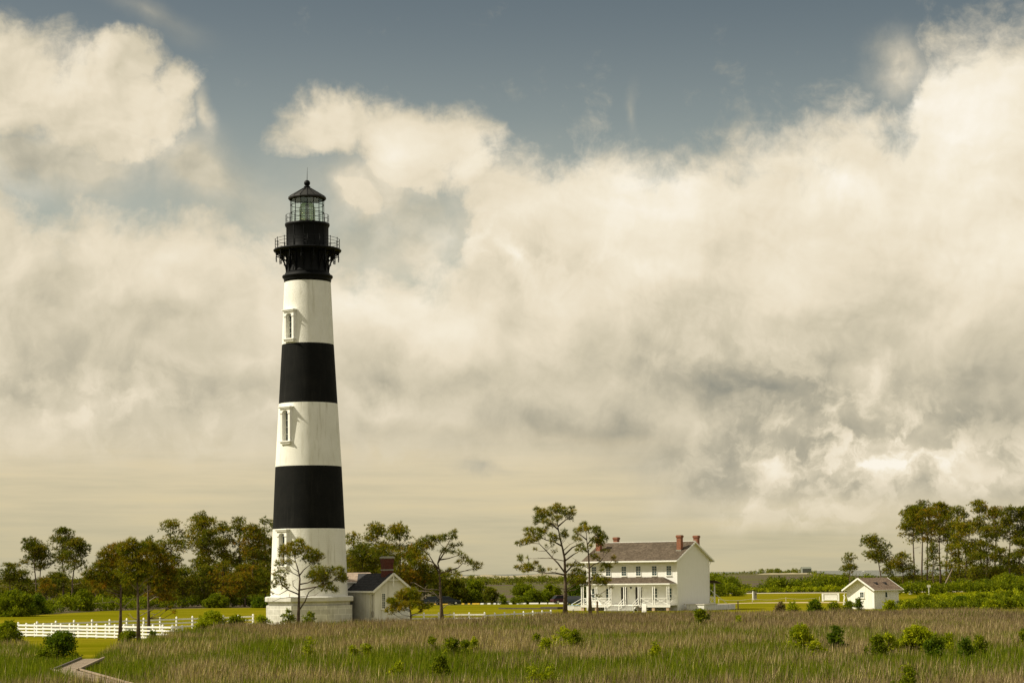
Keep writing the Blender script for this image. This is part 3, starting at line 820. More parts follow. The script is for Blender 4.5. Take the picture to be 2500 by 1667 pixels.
def chimney(parent, x, y, zb, zt, w, d, m, cap=True):
    c = MB(); c.box(x - w / 2, x + w / 2, y - d / 2, y + d / 2, zb, zt - .38); 
    c.box(x - w / 2 - .05, x + w / 2 + .05, y - d / 2 - .05, y + d / 2 + .05, zt - .38, zt - .26)
    c.box(x - w / 2 - .09, x + w / 2 + .09, y - d / 2 - .09, y + d / 2 + .09, zt - .26, zt - .08)
    c.box(x - w / 2 - .03, x + w / 2 + .03, y - d / 2 - .03, y + d / 2 + .03, zt - .08, zt)
    o = c.build('chimney', m, parent)
    return o
zc = hz(1669, 1305.5, 278)
for x in (-.75, -HL + .75):
    for y in (2.3, 7.3):
        ch = chimney(roof, x, y, zw + min(y, HW - y) * slope - .6, zc, .66, .66, M['brick'])
        fl = MB(); fl.box(x - .40, x + .40, y - .40, y + .40, zw + min(y, HW - y) * slope - .3, zw + min(y, HW - y) * slope + .12 - (.0)); fl.build('flashing', M['stone_cap'], ch)
wz0, wz1 = hz(1634, 1403.5, 276.6), hz(1634, 1381, 276.6)
for s in (1.27, 3.57, 6.13, 8.45, 11.0, 13.33):
    window(house, -s, wz0, .74, wz1 - wz0, 'y', 0.0, rows=4, cols=2)
FL = hz(1630, 1475.5, 274.8)                                  # porch floor
for s in (1.27, 3.57, 11.0, 13.33):
    window(house, -s, FL + .62, .78, 1.62, 'y', 0.0, rows=4, cols=2)
for s in (6.13, 8.45):
    d = MB(); d.box(-s - .50, -s + .50, -.035, -.004, FL + .02, FL + 2.45); dr = d.build('door', M['dark'], house)
    f = MB(); f.box(-s - .60, -s - .503, -.07, -.004, FL + .02, FL + 2.55); f.box(-s + .503, -s + .60, -.07, -.004, FL + .02, FL + 2.55); f.box(-s - .503, -s + .503, -.07, -.004, FL + 2.452, FL + 2.55)
    f.build('door_frame', M['trim'], dr)
    h = MB(); h.sphere((-s + .38, -.07, FL + 1.02), .035, 8); h.build('handle', M['brass'], dr)
lm = MB(); lm.sphere((-7.3, -.16, FL + 2.35), .13, 10); lm.bar((-7.3, -.004, FL + 2.35), (-7.3, -.12, FL + 2.35), .05); lm.build('porch_lamp', M['iron'], house)
# porch
D = 2.05; pz1 = hz(1617, 1409.5, 277); pz0 = hz(1633, 1425, 275.0)
porch = MB()
x0, x1 = -HL + .1, -.1
v = [(x0, 0, pz0), (x1, 0, pz0), (x1, -D, pz0), (x0, -D, pz0), (x0 + 2.1, -.01, pz1), (x1 - 2.1, -.01, pz1)]
v2 = [(p[0], p[1], p[2] + .10) for p in v]
porch.add(v2, [(3, 2, 5, 4), (2, 1, 5), (0, 3, 4)], 0)
porch.add(v + v2, [(0, 1, 2, 3)[::-1], (2, 3, 9, 8)[::-1], (1, 2, 8, 7), (3, 0, 6, 9)], 1)
pr = porch.build('porch_roof', [M['roof_house'], M['trim']], house)
mb = MB(); mb.box(x0 - .03, x1 + .03, -D - .04, -D - .003, pz0 - .06, pz0 + .11); mb.box(x0 + .15, x1 - .15, -D + .12, -D + .24, pz0 - .24, pz0 - .004); mb.build('porch_fascia', M['trim'], pr)
mb = MB(); mb.box(x0 + .02, x1 + .05, -D + .05, -.003, FL - .10, FL); mb.box(x0 + .06, x1, -D + .08, -D + .14, FL - .34, FL - .102)
pd = mb.build('porch_deck', M['trim'], house)
for s in (.55, 2.8, 5.0, 7.3, 9.65, 11.95, 14.2):
    p = MB(); p.box(-s - .22, -s + .22, -D + .16, -D + .56, 0, FL - .105); p.build('pier', M['pier'], pd)
bayx = (.45, 2.72, 5.0, 7.32, 9.68, 11.95, 14.2)
for s in bayx:
    p = MB()
    for dx in (-.15, .15): p.box(-s + dx - .055, -s + dx + .055, -D + .13, -D + .24, FL, pz0 - .24)
    p.box(-s - .10, -s + .10, -D + .15, -D + .22, pz0 - .36, pz0 - .26)
    p.build('porch_post', M['trim'], house)
for a, b in ((0, 1), (1, 2), (4, 5), (5, 6)):
    xa, xb = -bayx[a] - .2, -bayx[b] + .2; y = -D + .185
    r = MB(); r.bar((xa, y, FL + .92), (xb, y, FL + .92), .08, .07); r.bar((xa, y, FL + .14), (xb, y, FL + .14), .06, .07)
    r.bar((xa, y - .012, FL + .14), (xb, y - .012, FL + .92), .045, .06); r.bar((xa, y + .055, FL + .92), (xb, y + .055, FL + .14), .045, .06)
    r.build('porch_railing', M['trim'], house)
for xx in (-.30, -HL + .32):
    r = MB(); ya, yb = -D + .3, -.05
    r.bar((xx, ya, FL + .92), (xx, yb, FL + .92), .07); r.bar((xx, ya, FL + .14), (xx, yb, FL + .14), .06); r.bar((xx - .012, ya, FL + .14), (xx - .012, yb, FL + .92), .05); r.bar((xx + .055, ya, FL + .92), (xx + .055, yb, FL + .14), .05)
    r.build('porch_railing', M['trim'], house)
# front stairs between the middle posts
st = MB(); n = 5
for k in range(n):
    z = FL * (1 - (k + 1) / (n + .0)) + FL / n * .0
    zt = FL * (1 - (k + .35) / n); y = -D + .04 - .30 * k
    st.box(-9.75, -5.1, y - .33, y, zt - .05, zt); st.box(-9.70, -5.15, y - .02, y - .0, zt - FL / n, zt - .052)
stairs = st.build('stairs', M['trim'], house)
for s in (5.15, 7.4, 9.65):
    r = MB(); y0 = -D + .1; y1 = -D - 1.35
    for dz in (.90, .50): r.bar((-s, y0, FL + dz), (-s, y1, .10 + dz), .06)
    r.box(-s - .045, -s + .045, y1 - .05, y1 + .04, 0, 1.05)
    r.bar((-s, (y0 + y1) / 2, FL / 2), (-s, (y0 + y1) / 2, FL / 2 + .95), .05)
    r.build('stair_rail', M['trim'], stairs)
st = MB()
for k in range(4):
    zt = FL * (1 - (k + .35) / 4); st.box(-HL - .1 - .3 * (k + 1), -HL - .1 - .3 * k, -D + .25, -.4, zt - .05, zt)
ss = st.build('side_stairs', M['trim'], house)
r = MB(); r.bar((-HL + .3, -D + .2, FL + .9), (-HL - 1.35, -D + .2, .95), .06); r.bar((-HL + .3, -D + .2, FL + .45), (-HL - 1.35, -D + .2, .5), .06); r.box(-HL - 1.4, -HL - 1.3, -D + .15, -D + .25, 0, 1.0); r.build('stair_rail', M['trim'], ss)
# rear porch seen past the right end
mb = MB(); zr = hz(1745, 1423, 285)
mb.add([(-6, HW + .0, zr + .35), (.9, HW + .0, zr + .35), (.9, HW + 1.9, zr - .05), (-6, HW + 1.9, zr - .05), (-6, HW, zr + .45), (.9, HW, zr + .45), (.9, HW + 1.9, zr + .05), (-6, HW + 1.9, zr + .05)],
       [(0, 3, 2, 1), (4, 5, 6, 7), (1, 2, 6, 5), (2, 3, 7, 6)])
rp = mb.build('rear_porch_roof', M['roof_house'], house)
mb = MB(); mb.box(-.1, .06, HW + 1.5, HW + 1.66, 0, zr); mb.box(-5.8, -5.65, HW + 1.5, HW + 1.66, 0, zr); mb.build('rear_porch_post', M['trim'], house)
mb = MB(); mb.box(-5.8, .1, HW + .01, HW + 1.7, FL - .2, FL); mb.build('rear_porch_deck', M['trim'], house)
mb = MB(); mb.bar((-.02, HW + .1, FL + .9), (-.02, HW + 1.5, FL + .9), .07); mb.bar((-.02, HW + .1, FL + .15), (-.02, HW + 1.5, FL + .15), .06); mb.bar((-.035, HW + .1, FL + .15), (-.035, HW + 1.5, FL + .9), .06); mb.bar((.04, HW + .1, FL + .9), (.04, HW + 1.5, FL + .15), .06)
mb.build('rear_porch_railing', M['trim'], house)
mb = MB(); mb.bar((.02, HW + .12, zr - .9), (1.9, HW + 3.4, .1), .05); mb.build('stair_rail', M['trim'], house)
mb = MB(); mb.tube([(.03, HW - .1, zw - .4), (.10, HW + .5, zw - .62 + .2), (.05, HW - .06, zw - 1.0), (.05, HW - .06, .1)], .05, 6); mb.build('downspout', M['trim'], house)

# --- cistern beside the house
c0 = at(1719, 1489, 275.0); c0.z = 0
cis = thing('cistern', 'low whitewashed cistern with stained side beside the right end of the house', 'cistern', tuple(c0), math.atan2(u.y, u.x))
cm = m_masonry('stained whitewash', (.72, .71, .66), (.60, .59, .54), (.12, .11, .09), bumps=.5)
mb = MB(); mb.box(-2.75, 0, 0, 4.0, -.1, .80); mb.box(-2.45, -.04, 4.003, 9.6, -.1, .72); mb.build('wall', cm, cis)
mb = MB(); mb.box(-2.83, .08, -.08, 4.0, .803, .88); mb.build('lid', M['concrete'], cis)
mb = MB(); mb.box(-.075, .003, 1.9, 2.0, .02, .78)
# --- small utility pipes at the gable foot
pp = at(1671, 1488, 276.4)
mb = MB(); mb.tube([(0, 0, 0), (0, 0, .85)], .05, 6); mb.tube([(0, 0, .85), (0, 0, .98)], .09, 8); mb.tube([(.35, .1, 0), (.35, .1, .45)], .06, 6); mb.bar((0, 0, .3), (.35, .1, .3), .04)
o = mb.build('standpipe', M['concrete']); o.location = (pp.x, pp.y, 0); tag(o, 'short white standpipes at the foot of the house gable wall', 'pipe')

# --- shed
S0 = at(2135, 1490, 272.0); S0.z = 0
b_ = math.radians(42)
su = Vector((math.cos(b_), -math.sin(b_), 0))       # along the gable wall towards the right corner
SW, SL = 4.35, 6.3
shed = thing('shed', 'small white board shed with tan shingle roof at the edge of the marsh', 'shed', tuple(S0), math.atan2(su.y, su.x))
# local: x from -SW to 0 along the gable wall (y = 0, looking to -y), side wall x = 0
zr2 = hz(2135, 1439.5, 272); sr = hz(2096, 1410.0, 273)
sv, sg_ = .42, .62
ssl = (sr - zr2) / (SW / 2 + sv); szw = zr2 + sv * ssl; srise = sr - szw; szw -= .1
def yx(p): return (p[1], p[0], p[2])
mb = MB(); tmp = MB(); gable_walls(tmp, 0, SL, -SW, 0, -.2, szw, srise)
mb.add([yx(p) for p in tmp.v], [f[::-1] for f in tmp.f]); mb.build('wall', M['shed_wall'], shed)
tmp = MB(); gable_roof(tmp, 0, SL, -SW, 0, szw, srise, sv, sg_, th=.10)
mb = MB()
for f, mi in zip(tmp.f, tmp.m): mb.add([yx(tmp.v[i]) for i in f], [tuple(range(len(f)))[::-1]], mi)
srf = mb.build('roof', [M['roof_shed'], M['trim']], shed)
mb = MB()
for yy in (-sg_ - .03, SL + sg_ + .03):
    for sg in (-1, 1):
        mb.bar((-SW / 2 + sg * (SW / 2 + sv), yy, zr2 - .08), (-SW / 2, yy, sr - .08), .05, .20)
mb.build('barge_board', M['trim'], srf)
for y in (2.0, 4.3):
    x = -.95; z = szw + .95 * ssl + .10
    v = MB(); v.add([(x - .32, y - .25, z + .2), (x + .28, y - .25, z - .17), (x + .28, y + .25, z - .17), (x - .32, y + .25, z + .2), (x + .12, y - .25, z + .14), (x + .12, y + .25, z + .14)],
                    [(0, 1, 4), (3, 5, 2), (0, 4, 5, 3), (1, 2, 5, 4)]); v.build('roof_vent', M['dark'], srf)
window(shed, -SW / 2 + .25, hz(2100, 1457.5, 274), .56, .70, 'y', 0.0, rows=2, cols=2, fr=.09, split=False)
window(shed, 3.05, hz(2168, 1457, 275), .55, .72, 'x', 0.0, rows=1, cols=1, fr=.07, sign=1)
mb = MB(); mb.box(-.16, .022, -.022, -.002, 0, szw); mb.box(.002, .022, -.002, .14, 0, szw); mb.build('corner_board', M['trim'], shed)
mb = MB(); mb.box(-SW - .02, -SW + .14, -.022, -.002, 0, szw); mb.build('corner_board', M['trim'], shed)
mb = MB(); mb.box(.002, .022, SL - .14, SL, 0, szw); mb.build('corner_board', M['trim'], shed)
mb = MB()
for k in range(5):
    t0, t1 = k / 5 * math.pi, (k + 1) / 5 * math.pi
for z0 in (.9, 1.55):
    prev = None
    for k in range(7):
        a = -math.pi / 2 + math.pi * k / 6
        p = (-SW - .42 + .30 * math.cos(a), -.3, z0 + .33 * math.sin(a))
        if prev: mb.bar(prev, p, .07)
        prev = p
mb.bar((-SW - .12, -.3, szw - .1), (-SW - .42, -.3, .55), .06)
mb.build('side_bracket', M['trim'], shed)
mb = MB(); mb.box(.02, .35, SL - .5, SL - .1, .1, 1.0); mb.build('meter_box', M['grey_metal'], shed)

# --- oil house joined to the tower
O0 = at(915.5, 1500, 212.0); O0.z = 0
t_ = Vector((.866, .5, 0))                            # along the gable wall to the right
oil = thing('oil_house', 'white oil house with grey shingle gable roofs and dark brick chimney attached to the tower', 'building', tuple(O0), math.atan2(t_.y, t_.x))
# local: gable wall on y = 0 looking to -y, x from 0 to OW; the side wall x = 0 runs back along +y
OW, OLn = 4.15, 7.2
oe = hz(915, 1444.0, 211.6); oa = hz(966, 1398.3, 212.6)
ov = .42; osl = (oa - oe) / (OW / 2 + ov); ozw = oe + ov * osl; orise = oa - ozw; ozw -= .1
tmp = MB(); gable_walls(tmp, 0, OLn, 0, OW, -.2, ozw, orise)
mb = MB(); mb.add([yx(p) for p in tmp.v], [f[::-1] for f in tmp.f])
bx0, bx1, by0, by1 = -5.5, 3.4, 6.6, 10.8                  # cross wing behind, ridge along x
bzr = hz(890, 1396.6, 220); bze = hz(875, 1420, 218.5); bsl = (bzr - bze) / ((by1 - by0) / 2 + .35); bzw = bze + .35 * bsl - .1; brise = (by1 - by0) / 2 * bsl
gable_walls(mb, bx0, bx1, by0 + .003, by1, -.2, bzw, brise)
mb.build('wall', M['oil_wall'], oil)
tmp = MB(); gable_roof(tmp, 0, OLn + 1.2, 0, OW, ozw, orise, ov, .35, th=.10)
shade_sh = m_shingle('shaded shingle', (.040, .040, .042), (.062, .062, .064), (.022, .022, .024))  # the tower's shadow on the front roof is put into this colour
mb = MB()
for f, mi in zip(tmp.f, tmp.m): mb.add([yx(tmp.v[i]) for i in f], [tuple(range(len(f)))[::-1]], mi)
orf = mb.build('roof', [shade_sh, M['trim']], oil)
mb = MB(); gable_roof(mb, bx0, bx1, by0, by1, bzw, brise, .35, .3, th=.10)
mb.build('rear_wing_roof', [m_shingle('sunlit shingle', (.36, .28, .21), (.46, .36, .28), (.22, .17, .13)), M['trim']], oil)  # paler copy of the same shingle, sunlight put into the colour
def onb(x, y, dz): return (x, y, bzw + (y - by0) * bsl + dz)
hx = -1.0
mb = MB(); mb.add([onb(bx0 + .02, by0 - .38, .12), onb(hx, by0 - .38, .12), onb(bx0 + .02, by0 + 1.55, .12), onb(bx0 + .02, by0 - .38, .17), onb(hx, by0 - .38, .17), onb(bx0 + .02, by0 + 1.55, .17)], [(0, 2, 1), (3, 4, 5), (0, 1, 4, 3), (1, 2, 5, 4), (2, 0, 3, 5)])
mb.build('roof_shadow_patch', shade_sh, oil)  # dark triangle stands in for the tower's shadow on the rear slope
mb = MB()
for sg in (-1, 1): mb.bar((OW / 2 + sg * (OW / 2 + ov), -.38, oe - .06), (OW / 2, -.38, oa - .06), .05, .22)
mb.bar((-ov - .03, -.35, oe + .01), (-ov - .03, 6.3, oe + .01), .05, .16)
mb.build('barge_board', M['trim'], orf)
mb = MB(); mb.bar((OW / 2, -.30, oa - .1), (OW / 2, -.30, oa - 1.5), .10); mb.bar((OW / 2 - .7, -.30, oa - .72), (OW / 2 + .7, -.30, oa - .72), .08); mb.build('gable_brace', M['trim'], oil)
ccx, ccy, cw = OW / 2 - .05, 1.1, .98
zt_ = hz(948, 1357.5, 213.5)
c = MB(); c.box(ccx - cw / 2, ccx + cw / 2, ccy - cw / 2, ccy + cw / 2, oa - 1.2, zt_ - .75)
c.box(ccx - cw / 2 - .06, ccx + cw / 2 + .06, ccy - cw / 2 - .06, ccy + cw / 2 + .06, zt_ - .75, zt_ - .25)
for k in range(4):
    for sx, sy in ((1, 0), (0, 1)):
        pass
oc = c.build('chimney', M['brick_dark'], orf)
c = MB(); c.lathe([(.86, zt_ - .25), (.90, zt_ - .18), (.86, zt_ - .08), (.70, zt_)], 4, phase=math.pi / 4, smooth=False, mat=Matrix.Translation((ccx, ccy, 0))); c.box(ccx - cw / 2 - .03, ccx + cw / 2 + .03, ccy - cw / 2 - .03, ccy + cw / 2 + .03, oa + .28, oa + .42)
c.build('chimney_cap', M['stone_cap'], oc)
ow0, ow1 = hz(936, 1484, 212.4), hz(936, 1448.5, 212.4)
window(oil, 1.02, ow0, .36, ow1 - ow0, 'y', 0.0, rows=8, cols=2, fr=.10)
window(oil, 3.05, ow0, .36, ow1 - ow0, 'y', 0.0, rows=8, cols=2, fr=.10)
mb = MB(); mb.tube([(-.42, .9, oe), (-.08, .9, oe - .35), (-.08, .9, 0)], .045, 8); mb.build('downspout', M['trim'], oil)
mb = MB(); mb.box(-.12, -.003, .30, .62, .9, 1.5); mb.tube([(-.06, .46, 1.5), (-.06, .46, oe - .3)], .03, 6); mb.build('meter_box', M['grey_metal'], oil)

# --- far house on the shore
fp = at(1968, 1394, 3700)
fh = thing('far_house', 'tiny grey green house on the far wooded shore', 'house', (fp.x, fp.y, 0), .15)
zt3 = at(1968, 1383, 3700).z
mb = MB(); gable_walls(mb, -8.4, 8.4, -6, 6, 0, zt3 - 3.2, 3.0); mb.build('wall', M['far_wall'], fh)
mb = MB(); gable_roof(mb, -8.4, 8.4, -6, 6, zt3 - 3.2, 3.0, .6, .6); mb.build('roof', [M['far_wall'], M['far_wall']], fh)
# ------------------------------------------------------------------ fences, boardwalk and small things
def hrow(px): return HOR - .0108 * (px - 1250)
def gpos(px, Y):
    """ground point in the column px at depth Y"""
    a = at(px, 1500, Y); b = at(px, 1400, Y); k = (0 - b.z) / (a.z - b.z)
    return Vector((b.x + (a.x - b.x) * k, Y, 0))
def fence(A, B, spacing, H, rails, label, group=None, m=None, wob=0.0):
    A = Vector(A); B = Vector(B); d = B - A; L = d.length; n = max(2, round(L / spacing)); ang = math.atan2(d.y, d.x)
    f = thing('board_fence', label, 'fence', tuple(A), ang, group)
    post = None; m = m or M['fence']
    for k in range(n + 1):
        if post is None:
            p = MB(); p.box(-.07, .07, -.07, .07, -.2, H + .04); p.add([(-.085, -.085, H + .045), (.085, -.085, H + .045), (.085, .085, H + .045), (-.085, .085, H + .045), (0, 0, H + .13)], [(0, 3, 2, 1), (0, 1, 4), (1, 2, 4), (2, 3, 4), (3, 0, 4)])
            post = p.build('post', m, f); q = post
        else:
            q = post.copy(); COL.objects.link(q); q.parent = f
        q.location = (L * k / n, 0, rnd.uniform(-.02, .02)); q.rotation_euler = (rnd.uniform(-.012, .012), rnd.uniform(-.012, .012), 0)
    for z in rails:
        r = MB()
        for k in range(n):
            a = L * k / n + .01; b = L * (k + 1) / n - .01
            r.bar((a, -.09, z + rnd.uniform(-.012, .012)), (b, -.09, z + rnd.uniform(-.012, .012)), .035, .15)
        r.build('rail', m, f)
    return f
fa = gpos(44, 186); fb = gpos(445, 170.5)
fence(fa, fb, 1.35, 1.16, (.16, .44, .74, 1.04), 'near four rail white board fence on the left lawn edge, running behind the pine trunks', 'white board fences')
fence(gpos(44, 186.3), gpos(618, 214), 2.45, 1.20, (.30, .68, 1.05), 'long three rail white fence running back across the left lawn towards the lighthouse', 'white board fences')
fence(gpos(925, 214), gpos(1183, 211), 1.78, 1.20, (.30, .68, 1.05), 'white rail fence just right of the oil house behind the lone pine', 'white board fences')
fence(gpos(1184, 211.2), gpos(1345, 226), 2.4, 1.10, (.35, .95), 'low fence continuing right towards the house, mostly hidden in the dry marsh grass', 'white board fences')

# boardwalk: two legs meeting at a corner in the reeds
DZ = .84
w0 = ground(222, 1609, DZ); w1 = ground(160, 1636, DZ); w2 = ground(330, 1686, DZ)
bw = thing('boardwalk', 'weathered plank boardwalk bending through the marsh grass at the lower left', 'boardwalk', (w1.x, w1.y, 0))
def leg(A, B, ext0=0.0, ext1=0.0, w=1.25, dark_side=None):
    dark_side = dark_side or M['wood_deck']
    A = Vector((A.x, A.y)); B = Vector((B.x, B.y)); d = (B - A).normalized(); A = A - d * ext0; B = B + d * ext1
    L = (B - A).length; ang = math.atan2(d.y, d.x)
    Mx = Matrix.Translation((A.x - w1.x, A.y - w1.y, 0)) @ Matrix.Rotation(ang, 4, 'Z')
    m = MB(); n = int(L / .15)
    for k in range(n): m.box(k * .15 + .006, k * .15 + .144, -w / 2, w / 2, DZ - .05 + rnd.uniform(-.004, .004), DZ + rnd.uniform(-.004, .004))
    o = m.build('deck', M['wood_deck'], bw); o.matrix_local = Mx
    for sg in (-1, 1):
        r = MB(); r.box(0, L, sg * w / 2 - .05, sg * w / 2 + .05, DZ + .03, DZ + .10)
        o = r.build('edge_rail', dark_side if sg < 0 else M['wood_deck'], bw); o.matrix_local = Mx
    for k in range(int(L / 2.4) + 1):
        for sg in (-1, 1):
            p = MB(); p.box(k * 2.4 + .1, k * 2.4 + .24, sg * (w / 2 - .15) - .07, sg * (w / 2 - .15) + .07, -.2, DZ - .055); o = p.build('pile', M['wood_dark'], bw); o.matrix_local = Mx
leg(w0, w1, 1.0, .6, dark_side=M['wood_dark']); leg(w1, w2, .6, 12.0)
BWPTS = [(w0.x, w0.y), (w1.x, w1.y), (w2.x, w2.y)]

# parking stops
cols = {'y': ('yellow', M['yellow']), 'w': ('white', M['trim'])}
stops = [(1060, 1078, 'y'), (1081, 1094, 'y'), (1127, 1134, 'y'), (1142, 1148, 'y'), (1153, 1171, 'y'), (1173, 1181, 'w'), (1190, 1198, 'w'), (1205, 1211, 'w'), (1215, 1223, 'w'), (1233, 1251, 'w'), (1260, 1285, 'w'), (1292, 1315, 'w'), (1319, 1336, 'w'), (1339, 1362, 'w'), (1365, 1378, 'w')]
lab = {'y': 'yellow wheel stop from the left at the far lawn edge', 'w': 'white wheel stop from the left at the far lawn edge'}
cnt = {}; ORD = ['first', 'second', 'third', 'fourth', 'fifth', 'sixth', 'seventh', 'eighth', 'ninth', 'last']
for a, b, c in stops:
    pa = ground(a, 1475.3 - (a - 1060) * .006); pb = ground(b, 1475.3 - (b - 1060) * .006); L = (pb - pa).length
    m = MB(); m.add([(0, -.1, .004), (L, -.1, .004), (L, .1, .004), (0, .1, .004), (.03, -.06, .24), (L - .03, -.06, .24), (L - .03, .06, .24), (.03, .06, .24)], [(0, 3, 2, 1), (4, 5, 6, 7), (0, 1, 5, 4), (1, 2, 6, 5), (2, 3, 7, 6), (3, 0, 4, 7)])
    o = m.build('wheel_stop', cols[c][1]); o.location = pa; o.rotation_euler = (0, 0, math.atan2(pb.y - pa.y, pb.x - pa.x))
    cnt[c] = cnt.get(c, 0) + 1; tag(o, ORD[cnt[c] - 1] + ' ' + lab[c], 'wheel stop', 'wheel stops along the %s end of the parking row' % cols[c][0])

# parked cars
def car(loc, rot, paint, label, group='cars parked behind the lawn'):
    c = thing('parked_car', label, 'car', loc, rot, group)
    # body as lofted sections along x
    sec = [(-2.2, .45, .62, .78), (-2.1, .32, .80, .86), (-1.5, .25, .92, .90), (-.9, .25, .95, .90), (.7, .25, .98, .90), (1.5, .25, .92, .90), (2.05, .32, .84, .84), (2.2, .45, .66, .74)]
    m = MB(); vs = []
    for x, z0, z1, hw in sec: vs += [(x, -hw, z0), (x, -hw * 1.0, (z0 + z1) / 2), (x, -hw * .93, z1), (x, hw * .93, z1), (x, hw, (z0 + z1) / 2), (x, hw, z0)]
    fs = []
    for i in range(len(sec) - 1):
        for j in range(6):
            j2 = (j + 1) % 6; fs.append((i * 6 + j, i * 6 + j2, (i + 1) * 6 + j2, (i + 1) * 6 + j))
    fs.append(tuple(range(6))[::-1]); k = (len(sec) - 1) * 6; fs.append(tuple(k + j for j in range(6)))
    m.add(vs, [f[::-1] for f in fs], smooth=False)
    b = m.build('body', paint, c)
    g = MB(); cs_ = [(-1.85, .92, .80, .82), (-1.45, 1.42, .68, .92), (.25, 1.48, .68, .96), (1.15, .97, .80, .92)]
    vs = []
    for x, z, hw, zb in cs_: vs += [(x, -hw, z), (x, hw, z)]
    vs += [(-1.85, -.82, .9), (-1.85, .82, .9), (1.15, -.82, .93), (1.15, .82, .93)]
    g.add([(-1.9, -.82, .92), (1.25, -.82, .95), (.3, -.66, 1.44), (-1.4, -.66, 1.42), (-1.9, .82, .92), (1.25, .82, .95), (.3, .66, 1.44), (-1.4, .66, 1.42)], [(0, 1, 2, 3), (5, 4, 7, 6), (1, 5, 6, 2), (4, 0, 3, 7)])
    g.build('window', M['car_glass'], c)
    r = MB(); r.add([(-1.42, -.68, 1.425), (.32, -.68, 1.445), (.32, .68, 1.445), (-1.42, .68, 1.425), (-1.3, -.6, 1.49), (.2, -.6, 1.50), (.2, .6, 1.50), (-1.3, .6, 1.49)], [(4, 5, 6, 7), (0, 1, 5, 4), (1, 2, 6, 5), (2, 3, 7, 6), (3, 0, 4, 7)]); 
    r.build('roof', paint, c)
    for x in (-1.35, 1.35):
        for s in (-1, 1):
            w = MB(); w.lathe([(.33, -.1), (.34, -.05), (.34, .05), (.33, .1)], 16, mat=Matrix.Translation((x, s * .82, .33)) @ Matrix.Rotation(math.pi / 2, 4, 'X')); wo = w.build('wheel', M['rubber'], c)
            w = MB(); w.lathe([(.20, -.03), (.20, .03)], 12, mat=Matrix.Translation((x, s * .925, .33)) @ Matrix.Rotation(math.pi / 2, 4, 'X')); w.build('rim', M['chrome'], wo)
    for s in (-.6, .6): h = MB(); h.sphere((2.12, s, .68), .11, 8); h.build('headlight', M['chrome'], c)
    return c
p = gpos(1093, 350); car((p.x, p.y, .01), math.radians(8), M['car_dark'], 'dark blue parked car in the shade behind the lone pine right of the oil house')
p = gpos(1052, 354); car((p.x, p.y, .01), math.radians(172), M['car_dark'], 'dark parked car at the far left of the parking row, half hidden by pine needles')
p = gpos(1408, 335); car((p.x, p.y, .01), math.radians(-30), M['car_dark'], 'dark parked car in the shade at the left end of the house porch')
p = gpos(1375, 350); car((p.x, p.y, .01), math.radians(20), M['car_red'], 'dark red parked car partly hidden behind the taller house pine trunk')

# things on the house lawn
p = gpos(1563, 268.5)
tb = thing('picnic_table', 'dark topped picnic table on the grass in front of the porch steps', 'table', tuple(p), -.5)
m = MB()
for k in range(5): m.box(-.95, .95, -.36 + k * .15, -.23 + k * .15, .72, .76)
m.build('table_top', M['wood_dark'], tb)
for y in (-.72, .60): m = MB(); m.box(-.95, .95, y, y + .24, .42, .46); m.build('bench', M['wood_dark'], tb)
for x in (-.65, .65):
    m = MB(); m.bar((x, -.30, .71), (x, -.62, 0), .08); m.bar((x, .30, .71), (x, .62, 0), .08); m.bar((x + .09, -.7, .38), (x + .09, .82, .38), .07); m.build('leg', M['fence'], tb)
p = gpos(1573, 266.5)
sg = thing('sandwich_board', 'blank white folding board standing beside the picnic table', 'sign', tuple(p), -.3)
for s in (-1, 1):
    m = MB(); m.add([(-.28, s * .32, 0), (.28, s * .32, 0), (.28, s * .03, 1.15), (-.28, s * .03, 1.15), (-.28, s * .29, 0), (.28, s * .29, 0), (.28, 0, 1.15), (-.28, 0, 1.15)], [(0, 1, 2, 3), (7, 6, 5, 4), (0, 4, 5, 1), (1, 5, 6, 2), (2, 6, 7, 3), (3, 7, 4, 0)]); m.build('panel', M['fence'], sg)
p = gpos(1407, 283)
tb = thing('folding_table', 'long folding table under a pale blue cover left of the porch', 'table', tuple(p), -.2)
m = MB(); m.box(-1.1, 1.1, -.4, .4, .72, .76); m.build('table_top', M['trim'], tb)
m = MB(); m.box(-1.15, 1.15, -.45, .45, .765, .80); m.build('cover', M['blue_cloth'], tb)
m = MB(); m.box(-1.1, 1.1, -.41, -.403, .05, .715); m.build('skirt', M['trim'], tb)
for x in (-.95, .95):
    m = MB(); m.box(x - .03, x + .03, -.3, -.24, 0, .72); m.box(x - .03, x + .03, .24, .3, 0, .72); m.bar((x, -.27, .3), (x, .27, .3), .04); m.build('leg', M['grey_metal'], tb)
p = gpos(1391, 272)
ch = thing('garden_bench', 'small white bench beside the foot of the taller house pine', 'bench', tuple(p), -.3)
m = MB(); m.box(-.55, .55, -.2, .22, .40, .44); m.build('seat', M['trim'], ch)
m = MB()
for k in range(7): m.bar((-.5 + k / 6, .22, .44), (-.5 + k / 6, .26, .86), .04)
m.bar((-.55, .265, .88), (.55, .265, .88), .06); m.build('backrest', M['trim'], ch)
for x in (-.5, .5):
    m = MB(); m.bar((x, -.17, .40), (x, -.17, 0), .05); m.bar((x, .2, .40), (x, .2, 0), .05); m.bar((x, -.17, .15), (x, .2, .15), .04); m.build('leg', M['wood_dark'], ch)
p = gpos(1458.5, 270)
m = MB(); m.box(-.13, .13, -.13, .13, -.1, 1.42); m.lathe([(.19, 1.42), (.14, 1.50), (.02, 1.53)], 4, phase=math.pi / 4, smooth=False)
o = m.build('wood_post', M['wood_post']); o.location = p; tag(o, 'thick brown timber post in front of the porch railing', 'post')
p = gpos(1802, 279)
m = MB(); m.box(-.07, .07, -.07, .07, -.1, 1.05); m.box(-.16, .16, -.10, .10, 1.05, 1.15)
